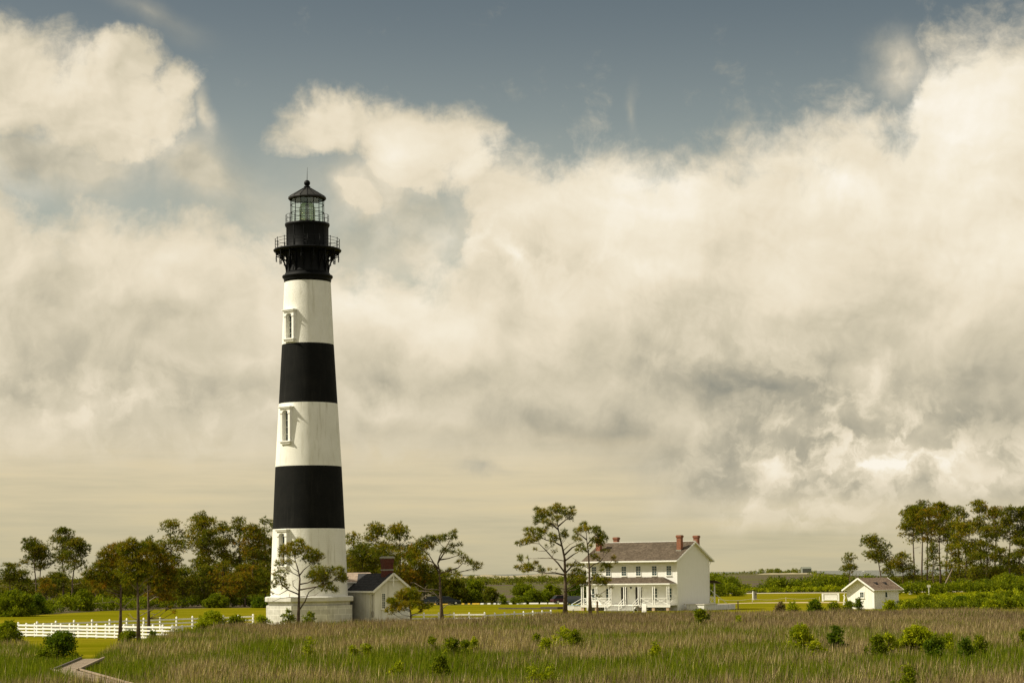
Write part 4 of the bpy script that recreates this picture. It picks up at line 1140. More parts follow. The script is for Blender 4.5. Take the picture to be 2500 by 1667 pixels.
o = m.build('wood_post', M['wood_post']); o.location = p; tag(o, 'short brown post with a flat cap at the right end of the cistern', 'post')
a = gpos(1218, 303); b = gpos(1362, 296)
m = MB(); L = (b - a).length; m.box(0, L, -.1, .1, .0, .22); m.box(L - 3.2, L, -.103, 1.6, .0, .34)
o = m.build('timber_border', M['wood_dark']); o.location = a; o.rotation_euler = (0, 0, math.atan2(b.y - a.y, b.x - a.x)); tag(o, 'low dark timber edging on the lawn left of the house', 'border')
# white panel sign beyond the lawn
p = gpos(2028, 345)
sn = thing('white_notice_panel', 'blank white framed panel standing on the lawn left of the small shed', 'sign', tuple(p), -.42)
HH = at(2028, 1447.5, 345).z; Wd = 2.75
m = MB(); m.box(-Wd / 2 + .25, Wd / 2 - .25, -.02, .06, .32, HH - .16); m.build('panel', M['trim'], sn)
for x in (-1, 1): m = MB(); m.box(x * Wd / 2 - .15, x * Wd / 2 + .15, -.10, .10, 0, HH); m.build('post', M['fence'], sn)
m = MB(); m.box(-Wd / 2 + .152, Wd / 2 - .152, -.09, .09, HH - .14, HH - .003); m.build('top_board', M['fence'], sn)
m = MB(); m.box(-Wd / 2 + .152, Wd / 2 - .152, -.09, .09, .18, .31); m.build('bottom_board', M['fence'], sn)
p = gpos(1842.5, 372)
ub = thing('utility_cabinet', 'grey utility cabinet with a pale strip for its sunlit left side alone on the right lawn', 'cabinet', tuple(p), .35)
m = MB(); m.box(-.22, .34, -.2, .2, .08, 1.50); m.box(-.26, .38, -.24, .24, 1.50, 1.56); m.build('cabinet', M['grey_metal'], ub)
m = MB(); m.box(-.40, -.23, -.1, .1, 0, 1.62); m.build('post', M['trim'], ub)  # white strip stands in for the cabinet's sunlit left side
m = MB(); m.box(-.35, .6, -.4, .4, 0, .07); m.build('base', M['concrete'], ub)
m = MB(); m.box(.10, .30, -.215, -.203, .9, 1.2); m.build('door_plate', M['wood_dark'], ub)
# chain or rope between posts behind the house
pts = []
for i in range(4):
    px = 1755 + i * 82; q = gpos(px, 330 + i * 4)
    m = MB(); m.tube([(0, 0, -.1), (0, 0, .78)], .04, 6); m.sphere((0, 0, .8), .06, 6)
    o = m.build('rope_post', M['rope']); o.location = q; tag(o, ORD[i] + ' thin low rope post on the lawn, counted rightwards from the house', 'post', 'rope posts on the right lawn'); pts.append(q)
m = MB(); path = []
for a, b in zip(pts, pts[1:]):
    for k in range(12):
        t = k / 12; path.append((a.x + (b.x - a.x) * t, a.y + (b.y - a.y) * t, .74 - 1.0 * t * (1 - t)))
m.tube(path, .03, 5); o = m.build('rope', M['rope']); tag(o, 'pale rope sagging between low posts on the right lawn', 'rope')
# sign posts by the right trees
p = gpos(2212 + 56, 400)
m = MB(); m.box(-.07, .07, -.05, .05, -.1, 2.2); m.box(-.35, .35, -.08, -.052, 1.75, 2.2)
o = m.build('road_sign', M['trim']); o.location = p; tag(o, 'slim white sign post before the tall right pines', 'sign')
p = gpos(2223, 430)
m = MB(); m.box(-.3, .3, -.2, .2, -.1, 2.6); m.box(-.34, .34, -.24, .24, 2.6, 2.7)
o = m.build('white_marker', M['trim']); o.location = p; tag(o, 'narrow white marker among the trunks at the left edge of the right pine grove', 'marker')
p = gpos(2453, 275)
bn = thing('trash_can', 'dark blue rubbish bin among the shrubs at the far right', 'bin', tuple(p), .2)
m = MB(); m.lathe([(.26, 0), (.31, .85), (.34, .87), (.34, .93)], 12); m.build('body', m_plain('dark blue plastic', (.02, .035, .07), .5, .1), bn)
m = MB(); m.lathe([(.35, .935), (.33, 1.0), (.15, 1.07)], 12); m.build('lid', m_plain('darker blue plastic', (.015, .025, .05), .5, .1), bn)
# boat on the sound
p = at(2108, 1397.5, 5200)
bt = thing('motor_boat', 'tiny white boat far out on the grey water above the shed', 'boat', (p.x, p.y, .2), 0)
m = MB(); m.add([(-5, -1.5, 1.6), (4, -1.5, 1.8), (6.5, 0, 2.2), (4, 1.5, 1.8), (-5, 1.5, 1.6), (-4.8, -1, 0), (3.5, -1, 0), (5.2, 0, 0), (3.5, 1, 0), (-4.8, 1, 0)], [(0, 5, 6, 1), (1, 6, 7, 2), (2, 7, 8, 3), (3, 8, 9, 4), (4, 9, 5, 0), (0, 1, 2, 3, 4)]); m.build('hull', M['trim'], bt)
m = MB(); m.box(-2, 2, -1.1, 1.1, 1.72, 4.2); m.build('cabin', M['trim'], bt)
# ------------------------------------------------------------------ vegetation
def unit(n, R):
    v = R.normal(size=(n, 3)); return v / np.linalg.norm(v, axis=1)[:, None]
def tris(c, d, side, L, W):
    """slender triangles: base centre c, direction d, side vector, length L, width W"""
    a = c - side * W[:, None] / 2; b = c + side * W[:, None] / 2; t = c + d * L[:, None]
    V = np.empty((len(c) * 3, 3), np.float32); V[0::3] = a; V[1::3] = b; V[2::3] = t
    return V
TONES = {
    'pine':  [(.128, .130, .005), (.165, .155, .006), (.075, .088, .004), (.195, .150, .008)],
    'rust':  [(.155, .122, .006), (.120, .114, .005), (.205, .128, .008), (.080, .088, .005)],
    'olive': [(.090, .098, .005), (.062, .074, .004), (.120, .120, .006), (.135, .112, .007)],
    'green': [(.120, .142, .004), (.155, .172, .005), (.074, .098, .004)],
    'lime':  [(.210, .232, .005), (.260, .268, .007), (.140, .168, .004)],
    'dark':  [(.052, .084, .004), (.072, .105, .004), (.098, .125, .005)],
    'dead':  [(.17, .12, .07), (.13, .10, .05), (.12, .11, .03)],
    'far':   [(.130, .145, .014), (.108, .122, .013), (.145, .138, .018)],
}
def foliage(name, clumps, size, width, per, tone, seed, mat_, parent=None, blades=6, needle=True, cover=1.0):
    """clumps: (x, y, z, rx, ry, rz, dens). Tufts of narrow leaves spread through each clump."""
    R = np.random.default_rng(seed); VV = []; CC = []
    tn = np.array(TONES[tone]) * (1.22 if needle else 1.08)
    for (x, y, z, rx, ry, rz, dn) in clumps:
        vol = rx * rz * 3.14
        nt = max(3, int(per * vol * dn / (size * size)))
        u_ = unit(nt, R); r = R.random(nt) ** .42
        lump = 1 + .22 * np.sin(u_[:, 0] * 4.1 + seed) * np.cos(u_[:, 2] * 5.3 + x)
        p = u_ * (r * lump)[:, None] * np.array([rx, ry, rz]); 
        out = u_ * .75 + np.array([0, 0, .55]); out /= np.linalg.norm(out, axis=1)[:, None]
        ctr = p + np.array([x, y, z])
        base = tn[R.integers(0, len(tn), nt)] * R.uniform(.75, 1.25, (nt, 1))
        base = base * (.55 * tn[R.integers(0, len(tn))] / tn.mean(0) + .45)
        c = np.repeat(ctr, blades, 0); o = np.repeat(out, blades, 0)
        n = len(c)
        if needle:
            d = o * .75 + unit(n, R) * .85
        else:
            d = unit(n, R) + o * .35; c = c + unit(n, R) * size * .6
        d /= np.linalg.norm(d, axis=1)[:, None]
        s = np.cross(d, unit(n, R)); s /= np.linalg.norm(s, axis=1)[:, None] + 1e-6
        VV.append(tris(c, d, s, size * R.uniform(.6, 1.25, n), width * R.uniform(.7, 1.3, n)))
        CC.append(np.repeat(np.repeat(base, blades, 0), 3, 0))
    V = np.concatenate(VV); C = np.concatenate(CC)
    F_ = np.arange(len(V), dtype=np.int32).reshape(-1, 3)
    return raw_mesh(name, V, F_, C, mat_, parent)

def pine(name_label, base, trunk, clumps, tone, seed, limbs=(), dead=(), r0=.28, group=None, kind='pine_tree', size=None, detail=1.0, tw=True):
    """trunk, clumps and limbs in world coordinates; base = foot of the tree"""
    r = random.Random(seed)
    t = thing(kind, name_label, 'pine tree', tuple(base), 0, group)
    B = Vector(base); tl = [Vector(p) - B for p in trunk]
    m = MB(); n = len(tl); H = tl[-1].z
    rad = [max(.035, r0 * (1 - .88 * (p.z - tl[0].z) / max(1, H - tl[0].z)) * (1.25 if i == 0 else 1)) for i, p in enumerate(tl)]
    m.tube(tl, rad, 8)
    m.build('trunk', M['bark'], t)
    def trunk_at(z):
        for a, b in zip(tl, tl[1:]):
            if a.z <= z <= b.z: k = (z - a.z) / max(1e-3, b.z - a.z); return a.lerp(b, k)
        return tl[-1].copy() if z > tl[-1].z else tl[0].copy()
    br = MB(); nodes = []
    for L in limbs:
        q = [Vector(p) - B for p in L]
        start = trunk_at(q[0].z); q[0] = start
        k = len(q); br.tube(q, [r0 * .42 * (1 - .75 * i / (k - 1)) for i in range(k)], 6); nodes += q[1:]
    zs = [p for p in tl if p.z > H * .25]
    cl = []
    for (x, y, z, rx, ry, rz, dn) in clumps:
        c = Vector((x, y, z)) - B
        cl.append((c.x, c.y, c.z, rx, ry, rz, dn))
        # twig from the nearest limb node or the trunk
        drop = min(H * .30, max(.5, (Vector((c.x, c.y, 0)) - Vector((tl[-1].x, tl[-1].y, 0))).length * .62))
        s = trunk_at(max(H * .22, c.z - drop)); best = (s - c).length
        src = s
        for nd in nodes:
            if (nd - c).length < best * .85 and nd.z < c.z + .6: best = (nd - c).length; src = nd
        mid = src.lerp(c, .55) + Vector((r.uniform(-.12, .12), r.uniform(-.12, .12), -best * .10 + r.uniform(-.1, .1)))
        rr = min(r0 * .30, .018 + best * .012)
        br.tube([src, mid, c], [rr, rr * .65, rr * .3], 5)
        if tw:
            for k in range(4):
                e = c + Vector((r.uniform(-1, 1) * rx * .8, r.uniform(-1, 1) * ry * .8, r.uniform(-.5, .6) * rz))
                br.tube([mid.lerp(c, r.uniform(.3, .9)), e], [rr * .45, rr * .15], 4)
    if br.v: br.build('limb', M['bark'], t)
    if dead:
        db = MB()
        for L in dead:
            q = [Vector(p) - B for p in L]; q[0] = trunk_at(q[0].z); k = len(q)
            db.tube(q, [r0 * .22 * (1 - .8 * i / (k - 1)) + .008 for i in range(k)], 5)
            for j in range(1, k):
                for _ in range(2):
                    e = q[j] + Vector((r.uniform(-.7, .7), r.uniform(-.5, .5), r.uniform(-.1, .5)))
                    db.tube([q[j], e], [.018, .006], 4)
        db.build('dead_limb', M['bark_dead'], t)
    size = size or .30
    foliage('crown', cl, size, size * (.13 if size < .40 else .20), 3.6 * detail, tone, seed, M['needles'], t, blades=9 if size < .40 else 7)
    return t

def hero(label, origin, sc, Y, trunk, clumps, tone, seed, limbs=(), dead=(), r0=.24, dens=2.9, size=.34, spread=.55, base_px=None, kind='pine_tree', cs=1.2):
    r = random.Random(seed)
    cv = lambda q, Yq=Y: at(origin[0] + q[0] / sc, origin[1] + q[1] / sc, Yq)
    pm = Y / F                                            # metres per photo pixel
    b = cv(trunk[0]); b = gpos(origin[0] + trunk[0][0] / sc, Y)
    tp = [b] + [cv(q) for q in trunk[(1 if trunk[0][1] else 0):]]
    xs = [c[0] for c in clumps]; half = (max(xs) - min(xs)) / 2 / sc * pm
    axis = {}
    cl = []
    for q in clumps:
        rx, rz = q[2] / sc * pm * cs, q[3] / sc * pm * cs
        dy = r.uniform(-1, 1) * spread * half * .8
        p = cv(q, Y + dy)
        cl.append((p.x, p.y, p.z, rx, rx * .9, rz, dens * (q[4] if len(q) > 4 else 1)))
    lm = [[cv(q, Y + r.uniform(-.3, .3) * (1 + i * .6)) for i, q in enumerate(L)] for L in limbs]
    dd = [[cv(q, Y + r.uniform(-.2, .2) * (1 + i)) for i, q in enumerate(L)] for L in dead]
    return pine(label, b, tp, cl, tone, seed, lm, dd, r0, size=size, kind=kind)

hero('young pine with spread boughs standing right in front of the white lighthouse base', (620, 1240), 5.225, 190,
     [(560, 1410), (572, 1250), (576, 1050), (586, 900), (562, 780), (530, 680), (512, 600), (560, 510)],
     [(580, 440, 55, 45), (470, 490, 65, 45), (640, 530, 75, 45), (760, 580, 65, 45), (830, 625, 48, 35), (700, 650, 80, 35), (370, 550, 45, 55), (500, 575, 70, 35), (790, 700, 40, 16, .6),
      (310, 690, 32, 20), (440, 690, 55, 25, .8), (300, 735, 22, 10), (820, 810, 85, 52), (900, 870, 60, 45), (750, 860, 65, 35), (970, 790, 32, 32), (1080, 800, 56, 42), (1105, 880, 56, 45), (1150, 905, 28, 36),
      (850, 930, 85, 34), (900, 1020, 75, 26, .8), (1030, 1040, 38, 28), (960, 970, 38, 20), (340, 850, 58, 40, .8), (260, 830, 18, 22), (270, 950, 48, 34, .8), (360, 930, 55, 26, .6), (230, 1010, 28, 18, .6), (400, 990, 38, 26), (215, 1080, 20, 18, .6)],
     'pine', 11, limbs=[[(575, 1310), (650, 1190), (700, 1070), (790, 1010), (880, 960)], [(578, 970), (690, 950), (780, 900), (860, 860)], [(560, 1100), (430, 1040), (360, 980), (290, 960)], [(570, 860), (640, 780), (740, 700)], [(720, 1040), (860, 990), (1000, 930), (1080, 860)]],
     dead=[[(560, 1140), (450, 1135), (330, 1150), (240, 1190)], [(555, 1060), (500, 990), (490, 930)], [(590, 1130), (680, 1125), (770, 1110)]], r0=.17, size=.33, cs=1.4)
hero('tall open pine standing alone on the lawn right of the oil house', (820, 1240), 5.226, 204,
     [(1358, 1400), (1345, 1250), (1328, 1000), (1324, 800), (1300, 700), (1330, 600), (1400, 500), (1450, 420)],
     [(1500, 310, 42, 30), (1510, 370, 36, 26), (1400, 370, 66, 34), (1300, 390, 66, 40), (1200, 390, 66, 40), (1110, 440, 70, 45), (1180, 475, 80, 42), (1060, 500, 70, 50), (1000, 570, 60, 52), (1080, 590, 80, 40),
      (1585, 460, 32, 20), (1480, 480, 56, 24, .8), (1380, 545, 66, 28, .7), (1520, 560, 56, 24, .8), (1600, 590, 38, 20), (1645, 640, 42, 26), (1700, 690, 56, 30), (1805, 725, 56, 24), (1780, 768, 48, 16), (1570, 690, 38, 20),
      (1110, 660, 70, 32), (1010, 690, 70, 42), (1480, 800, 66, 24), (1420, 860, 55, 24), (1560, 850, 46, 22), (1230, 760, 55, 20), (960, 620, 50, 50)],
     'pine', 12, limbs=[[(1325, 850), (1250, 700), (1190, 600), (1120, 540)], [(1320, 780), (1240, 690), (1100, 640), (1010, 640)], [(1315, 700), (1380, 570), (1450, 500), (1540, 480)], [(1335, 880), (1480, 840), (1640, 800), (1740, 770)], [(1540, 830), (1560, 760), (1620, 700)], [(1330, 660), (1440, 640), (1560, 600)]],
     dead=[[(1330, 1130), (1180, 1060), (1020, 1050)], [(1335, 1200), (1200, 1200), (1050, 1210)], [(1335, 1170), (1260, 1090), (1150, 1110), (1080, 1170)], [(1350, 1290), (1420, 1230), (1470, 1210)], [(1360, 1370), (1440, 1350)], [(1330, 1040), (1130, 1030), (1000, 950)]], r0=.20, size=.35)
hero('dense low pine spreading over the fence at the right corner of the oil house', (820, 1240), 5.226, 199,
     [(960, 1420), (955, 1330), (930, 1230), (930, 1130)],
     [(730, 1200, 60, 42), (840, 1130, 75, 50), (900, 1080, 66, 44), (950, 1180, 76, 52), (870, 1240, 76, 44), (1010, 1130, 56, 52), (1050, 1215, 56, 34), (690, 1310, 42, 34, .8), (760, 1270, 56, 36), (1150, 1250, 36, 26), (1085, 1290, 20, 26), (970, 1065, 56, 36), (700, 1180, 40, 25), (1200, 1240, 30, 18)],
     'pine', 13, r0=.12, size=.33, dens=3.6, cs=1.35, kind='young_pine')
hero('tall crooked pine with layered boughs at the left end of the house', (1240, 1210), 5.227, 258,
     [(730, 1470), (735, 1200), (730, 1000), (724, 800), (700, 680), (670, 560), (642, 420), (625, 300), (625, 190)],
     [(630, 130, 55, 26), (580, 180, 75, 38), (690, 180, 75, 38), (820, 160, 28, 26), (842, 210, 32, 30), (760, 230, 66, 34), (800, 290, 36, 22), (370, 180, 32, 36), (440, 200, 56, 34), (500, 240, 75, 38), (400, 270, 66, 44), (360, 330, 36, 30), (480, 325, 56, 28), (620, 280, 75, 32), (560, 370, 56, 22), (480, 420, 36, 24),
      (270, 430, 66, 25), (370, 450, 75, 34), (290, 500, 66, 34), (300, 560, 76, 32), (220, 585, 56, 28), (140, 605, 42, 26), (400, 520, 46, 28), (450, 470, 38, 26), (560, 500, 46, 25), (600, 540, 66, 32), (720, 480, 42, 40), (742, 510, 28, 26), (560, 620, 36, 20, .6), (600, 700, 36, 20, .5), (340, 680, 24, 14), (500, 640, 28, 16, .5),
      (155, 780, 32, 20), (150, 820, 32, 16), (360, 860, 36, 24), (270, 890, 56, 28), (190, 912, 56, 28), (108, 915, 22, 22), (230, 950, 46, 22), (300, 930, 46, 24), (430, 960, 42, 30), (400, 910, 26, 20), (530, 940, 22, 14), (625, 940, 11, 10), (262, 790, 18, 10),
      (780, 890, 36, 20), (870, 880, 56, 20), (940, 890, 46, 20), (880, 960, 66, 32), (950, 985, 56, 32), (830, 1020, 56, 32), (930, 1060, 70, 40), (860, 1110, 70, 32), (965, 1120, 50, 30)],
     'pine', 14, limbs=[[(735, 985), (640, 860), (560, 780), (490, 700), (400, 610), (300, 600)], [(735, 760), (820, 660), (900, 620), (980, 585)], [(740, 830), (840, 745), (920, 700)], [(715, 1010), (600, 980), (480, 985), (380, 960), (280, 950)], [(745, 990), (820, 890), (865, 820), (940, 870)], [(650, 430), (560, 360), (470, 330), (400, 290)], [(640, 390), (720, 320), (800, 260)], [(690, 640), (600, 590), (480, 560), (380, 500)]],
     dead=[[(728, 830), (550, 795), (400, 797), (280, 800)], [(735, 1190), (640, 1170), (560, 1120)], [(715, 700), (790, 620), (850, 590)]], r0=.27, size=.39)
hero('slimmer pine close to the house whose boughs cross the roof and porch', (1240, 1210), 5.227, 254,
     [(1052, 1470), (1045, 1250), (1040, 1050), (1036, 900), (1025, 700), (1010, 600), (1000, 480), (975, 400)],
     [(960, 370, 46, 30), (960, 420, 56, 34), (1040, 430, 56, 34), (1130, 430, 56, 38), (1180, 490, 56, 44), (1230, 540, 36, 44), (1150, 560, 46, 42), (870, 440, 36, 25), (852, 540, 30, 24), (880, 490, 26, 20), (905, 560, 36, 20), (1080, 570, 32, 26), (930, 640, 46, 25), (900, 690, 36, 20), (980, 690, 40, 20), (1050, 640, 36, 20), (1180, 605, 46, 34),
      (1130, 800, 46, 24, .6), (1100, 770, 46, 24, .6), (1220, 700, 22, 16), (1280, 700, 18, 15), (1350, 800, 26, 30), (1380, 850, 18, 12), (1230, 880, 56, 24), (1290, 910, 36, 25), (1190, 940, 26, 18), (1130, 1020, 56, 28), (1180, 1060, 56, 32), (1260, 1080, 56, 28), (1110, 1090, 56, 32), (1200, 1120, 56, 24), (1320, 1160, 22, 12), (1160, 1280, 26, 9)],
     'pine', 15, limbs=[[(1040, 920), (1100, 870), (1180, 840), (1290, 860)], [(1030, 720), (940, 660), (890, 640)], [(1015, 620), (1090, 520), (1150, 480)], [(1042, 1060), (1140, 1040), (1240, 1060)], [(1000, 560), (930, 500), (880, 470)]],
     dead=[[(1045, 930), (930, 870), (860, 810)], [(1045, 1150), (1080, 1120), (1110, 1090)]], r0=.22, size=.38)
Z4 = (0, 1220)
hero('left pine of the three in the front left cluster, rust tinged needles', Z4, 3.508, 170,
     [(1028, 1170), (1034, 950), (1034, 760), (1018, 600), (1000, 450)],
     [(960, 440, 85, 45), (1010, 405, 70, 34), (900, 480, 60, 42), (930, 540, 90, 46), (870, 575, 80, 42), (820, 620, 80, 42), (900, 650, 90, 42), (800, 690, 75, 32), (960, 620, 80, 50), (1010, 540, 80, 50), (980, 700, 70, 30), (860, 730, 66, 26), (760, 640, 50, 30), (1040, 470, 60, 40)],
     'rust', 16, dead=[[(1030, 850), (960, 790), (900, 770)], [(1032, 900), (970, 870), (880, 880)], [(1032, 960), (1060, 920), (1130, 850)]], r0=.155, size=.33)
hero('middle and nearest pine of the front left cluster with pale dead limbs', Z4, 3.508, 163,
     [(1188, 1230), (1184, 1000), (1181, 800), (1172, 650), (1180, 500), (1150, 400)],
     [(1110, 385, 70, 36), (1190, 400, 70, 38), (1120, 450, 90, 46), (1220, 470, 80, 46), (1100, 540, 90, 50), (1200, 560, 90, 50), (1080, 620, 80, 46), (1180, 650, 80, 42), (1100, 700, 60, 28), (1130, 348, 34, 20), (1060, 420, 52, 34), (1240, 620, 60, 40)],
     'pine', 17, dead=[[(1178, 770), (1230, 700), (1310, 650)], [(1184, 830), (1240, 790), (1290, 765)], [(1180, 780), (1130, 730), (1080, 690)], [(1186, 1030), (1140, 1010), (1105, 990)], [(1190, 1000), (1240, 970), (1300, 930)]], r0=.16, size=.32)
hero('right pine of the front left cluster, broad dark crown', Z4, 3.508, 178,
     [(1275, 1140), (1273, 950), (1268, 760), (1262, 600), (1290, 450)],
     [(1260, 380, 55, 32), (1300, 420, 70, 42), (1360, 460, 70, 42), (1400, 510, 60, 42), (1320, 540, 80, 50), (1400, 590, 70, 46), (1300, 620, 80, 46), (1450, 600, 52, 38), (1380, 680, 80, 46), (1460, 680, 52, 42), (1300, 700, 70, 42), (1400, 760, 80, 36), (1485, 625, 34, 24), (1330, 800, 70, 32), (1430, 840, 70, 28), (1490, 720, 42, 32), (1490, 960, 14, 10), (1440, 930, 20, 8)],
     'rust', 18, dead=[[(1275, 960), (1340, 920), (1420, 930), (1480, 950)], [(1275, 1020), (1330, 980), (1385, 945)], [(1275, 870), (1330, 830), (1380, 820)]], r0=.155, size=.33)

def wildpine(label, px, ytop, ycb, hw, Y, tone, seed, lean=0, base_off=0, group=None, flat=.55, dens=1.0, n=None, fork=False, kind='pine_tree'):
    """a pine built from its crown outline: px column of the trunk foot, crown top row, crown bottom row, half width"""
    r = random.Random(seed); pm = Y / F
    b = gpos(px, Y); top = at(px + lean, ytop, Y); cb = at(px + lean * .5, ycb, Y)
    H = top.z; hwm = hw * pm
    tp = [b]
    for k in range(1, 6):
        t = k / 5; tp.append(Vector((b.x + (top.x - b.x) * t ** 1.3 + r.uniform(-.12, .12) * (k < 5), Y + r.uniform(-.15, .15), H * t * .97)))
    cl = []; ch = max(1.0, H - cb.z)
    hwm *= 1.14; n = n or int(11 + hwm * ch * .80)
    for k in range(n):
        t = r.random() ** .8                             # 0 crown bottom, 1 top
        w = hwm * math.sqrt(max(.04, 1 - (max(0, t - .35) / .65) ** 2)) * (.55 + .45 * min(1, t / .3))
        a = r.uniform(0, 2 * math.pi); rr = math.sqrt(r.random()) * w * .88
        rx = min(hwm * .6, r.uniform(.8, 1.35) * (1.15 + hwm * .12)); rz = rx * r.uniform(.32, .52)
        z = cb.z + t * ch - rz * .6
        ax = b.x + (top.x - b.x) * (z / H) ** 1.3
        cl.append((ax + math.cos(a) * rr, Y + math.sin(a) * rr, z, rx, rx, rz, dens * r.uniform(1.0, 1.5)))
    cl.append((top.x, Y, H - .45, hwm * .30, hwm * .3, .6, dens))
    dead = []
    for k in range(3):
        z = cb.z * r.uniform(.55, 1.0); a = r.uniform(0, 6.28); L = r.uniform(.8, 2.4)
        dead.append([Vector((b.x, Y, z)), Vector((b.x + math.cos(a) * L * .6, Y + math.sin(a) * L * .6, z + .15)), Vector((b.x + math.cos(a) * L, Y + math.sin(a) * L, z + .3))])
    return pine(label, b, tp, cl, tone, seed, (), dead, r0=.07 + H * .0095, size=.28 + Y * .0006, detail=.75, group=group, tw=True, kind=kind)

# far left group
for a in [
 ('small round topped pine at the far left edge', 23, 1373, 1412, 24, 410, 'olive', 101, 0),
 ('low bushy pine just right of the small far left pine', 50, 1390, 1428, 26, 420, 'olive', 102, 2),
 ('tall pine, left of the pair with crossing trunks at the far left', 88, 1311, 1378, 30, 400, 'olive', 103, -6),
 ('right pine of the crossing trunk pair at the far left', 92, 1328, 1385, 26, 404, 'olive', 104, 14),
 ('tallest pine of the far left group, round open crown', 154, 1288, 1368, 31, 400, 'olive', 105, -2),
 ('pine leaning right of the tallest far left pine', 174, 1314, 1398, 34, 396, 'olive', 106, 14),
 ('short dark pine under the tallest far left pine', 138, 1398, 1440, 32, 385, 'olive', 107, 0),
 ('ragged young pine left of the front left cluster', 112, 1412, 1450, 20, 380, 'rust', 108, 0),
 # the wood left of the tower
 ('thin pine tip showing above the front left cluster', 366, 1306, 1380, 14, 385, 'olive', 109, 2),
 ('pine with a bare lower trunk left of the tallest woodland pine', 420, 1270, 1385, 32, 380, 'pine', 110, -4),
 ('tallest pine of the wood left of the lighthouse', 494, 1249, 1395, 38, 375, 'pine', 111, 0),
 ('second stem beside the tallest woodland pine', 506, 1290, 1370, 26, 372, 'olive', 112, 6),
 ('middle woodland pine between the tallest one and the lighthouse', 548, 1274, 1425, 30, 380, 'pine', 113, -4),
 ('spiky topped pine in the wood left of the lighthouse', 588, 1264, 1435, 26, 376, 'olive', 114, -6),
 ('broad rusty pine in the wood nearest the lighthouse left side', 618, 1280, 1440, 32, 368, 'rust', 115, 0),
 ('round topped pine touching the lighthouse silhouette on the left', 646, 1263, 1435, 32, 380, 'olive', 116, 0),
 ('dark pine half hidden behind the left edge of the lighthouse', 676, 1268, 1435, 26, 385, 'olive', 117, 0),
 ('lower pine filling the wood behind the front left cluster, left part', 300, 1395, 1455, 36, 360, 'olive', 118, 0),
 ('lower pine filling the wood behind the front left cluster, right part', 352, 1372, 1455, 36, 365, 'olive', 119, 0),
 ('rust coloured young pine left of the front left cluster trunks', 232, 1400, 1462, 26, 352, 'rust', 120, 0),
 ('understory pine right of the front left cluster', 398, 1385, 1462, 32, 355, 'rust', 121, 0),
 ('understory pine below the bare trunked woodland pine', 446, 1388, 1462, 34, 352, 'olive', 122, 0),
 ('understory pine below the tallest woodland pine', 500, 1380, 1462, 34, 354, 'olive', 123, 0),
 ('understory pine below the middle woodland pine', 545, 1372, 1460, 30, 352, 'rust', 124, 0),
 ('rusty understory pine left of the lighthouse base', 598, 1378, 1450, 34, 350, 'rust', 125, 0),
 ('dark understory pine right beside the lighthouse base', 648, 1372, 1452, 30, 350, 'olive', 126, 0),
 # right of the tower
 ('pine crown just right of the lighthouse shaft', 862, 1298, 1430, 26, 372, 'pine', 127, 0),
 ('tall pine behind the oil house roof', 916, 1272, 1420, 30, 380, 'pine', 128, 2),
 ('pointed pine behind the oil house chimney', 978, 1275, 1425, 30, 376, 'pine', 129, -3),
 ('dark pine low behind the oil house ridge', 885, 1322, 1420, 36, 362, 'olive', 130, 0),
 ('bushy pine directly behind the oil house chimney', 936, 1330, 1430, 36, 360, 'olive', 131, 0),
 ('rust edged pine behind the right slope of the oil house', 1003, 1330, 1430, 32, 360, 'rust', 132, 0),
 ('lower dark pine between the oil house and the lone pine', 1036, 1372, 1448, 32, 362, 'olive', 133, 0),
 ('small dark pine behind the trunk of the lone pine', 1072, 1392, 1450, 28, 368, 'olive', 134, 0),
 # right grove
 ('small thin pine standing just left of the shed roof', 2074, 1350, 1402, 18, 480, 'olive', 135, 0),
 ('lopsided pine with a one sided crown above the shed', 2155, 1305, 1362, 32, 480, 'olive', 136, -22),
 ('scrubby low pine right of the lopsided pine', 2168, 1374, 1402, 17, 490, 'olive', 137, 0),
 ('medium pine between the lopsided pine and the tall grove', 2206, 1347, 1390, 24, 485, 'pine', 138, -6),
 ('low pine at the foot of the left edge of the tall grove', 2228, 1378, 1418, 18, 480, 'olive', 139, 0),
 ('leftmost tall pine of the right grove with outstretched left boughs', 2233, 1236, 1318, 34, 490, 'pine', 140, -4),
 ('tall narrow pine second in the right grove', 2250, 1223, 1300, 26, 500, 'olive', 141, 3),
 ('tall pine with a thick trunk, third in the right grove', 2264, 1238, 1320, 28, 485, 'rust', 142, 2),
 ('tall pine with clear trunk under a domed crown, right of the thick trunk', 2296, 1226, 1300, 28, 495, 'pine', 143, -4),
 ('tall pine right of the domed crown', 2310, 1240, 1325, 26, 500, 'rust', 144, 4),
 ('flat topped tall pine mid grove', 2342, 1235, 1330, 27, 490, 'pine', 145, -4),
 ('dense mid height pine in the centre of the right grove', 2358, 1275, 1400, 32, 470, 'pine', 146, 0),
 ('highest pine of the right grove', 2396, 1221, 1300, 27, 500, 'pine', 147, -6),
 ('bushy dark pine below the highest right pine', 2409, 1285, 1385, 28, 465, 'olive', 148, 0),
 ('tall rusty pine right of the highest one', 2430, 1235, 1320, 27, 495, 'rust', 149, 2),
 ('tall pine with a spreading forked top near the right edge', 2464, 1233, 1330, 28, 490, 'olive', 150, 4),
 ('tall dark pine cut by the right edge of the view', 2502, 1236, 1340, 30, 490, 'olive', 151, 0),
 ('shorter pine below the right edge tall pine', 2490, 1312, 1400, 26, 460, 'olive', 152, 0),
 ('slender young pine between the first tall trunks', 2278, 1325, 1400, 18, 470, 'olive', 153, 0),
 ('young pine under the domed crown of the right grove', 2322, 1330, 1410, 22, 465, 'pine', 154, 0),
 ('young pine right of the dense mid grove pine', 2384, 1345, 1415, 24, 460, 'olive', 155, 0),
 ('young pine under the tall rusty pine', 2440, 1335, 1410, 24, 462, 'olive', 156, 0)]:
    lab_, px, yt, ycb, hw, Y, tone, seed, lean = a
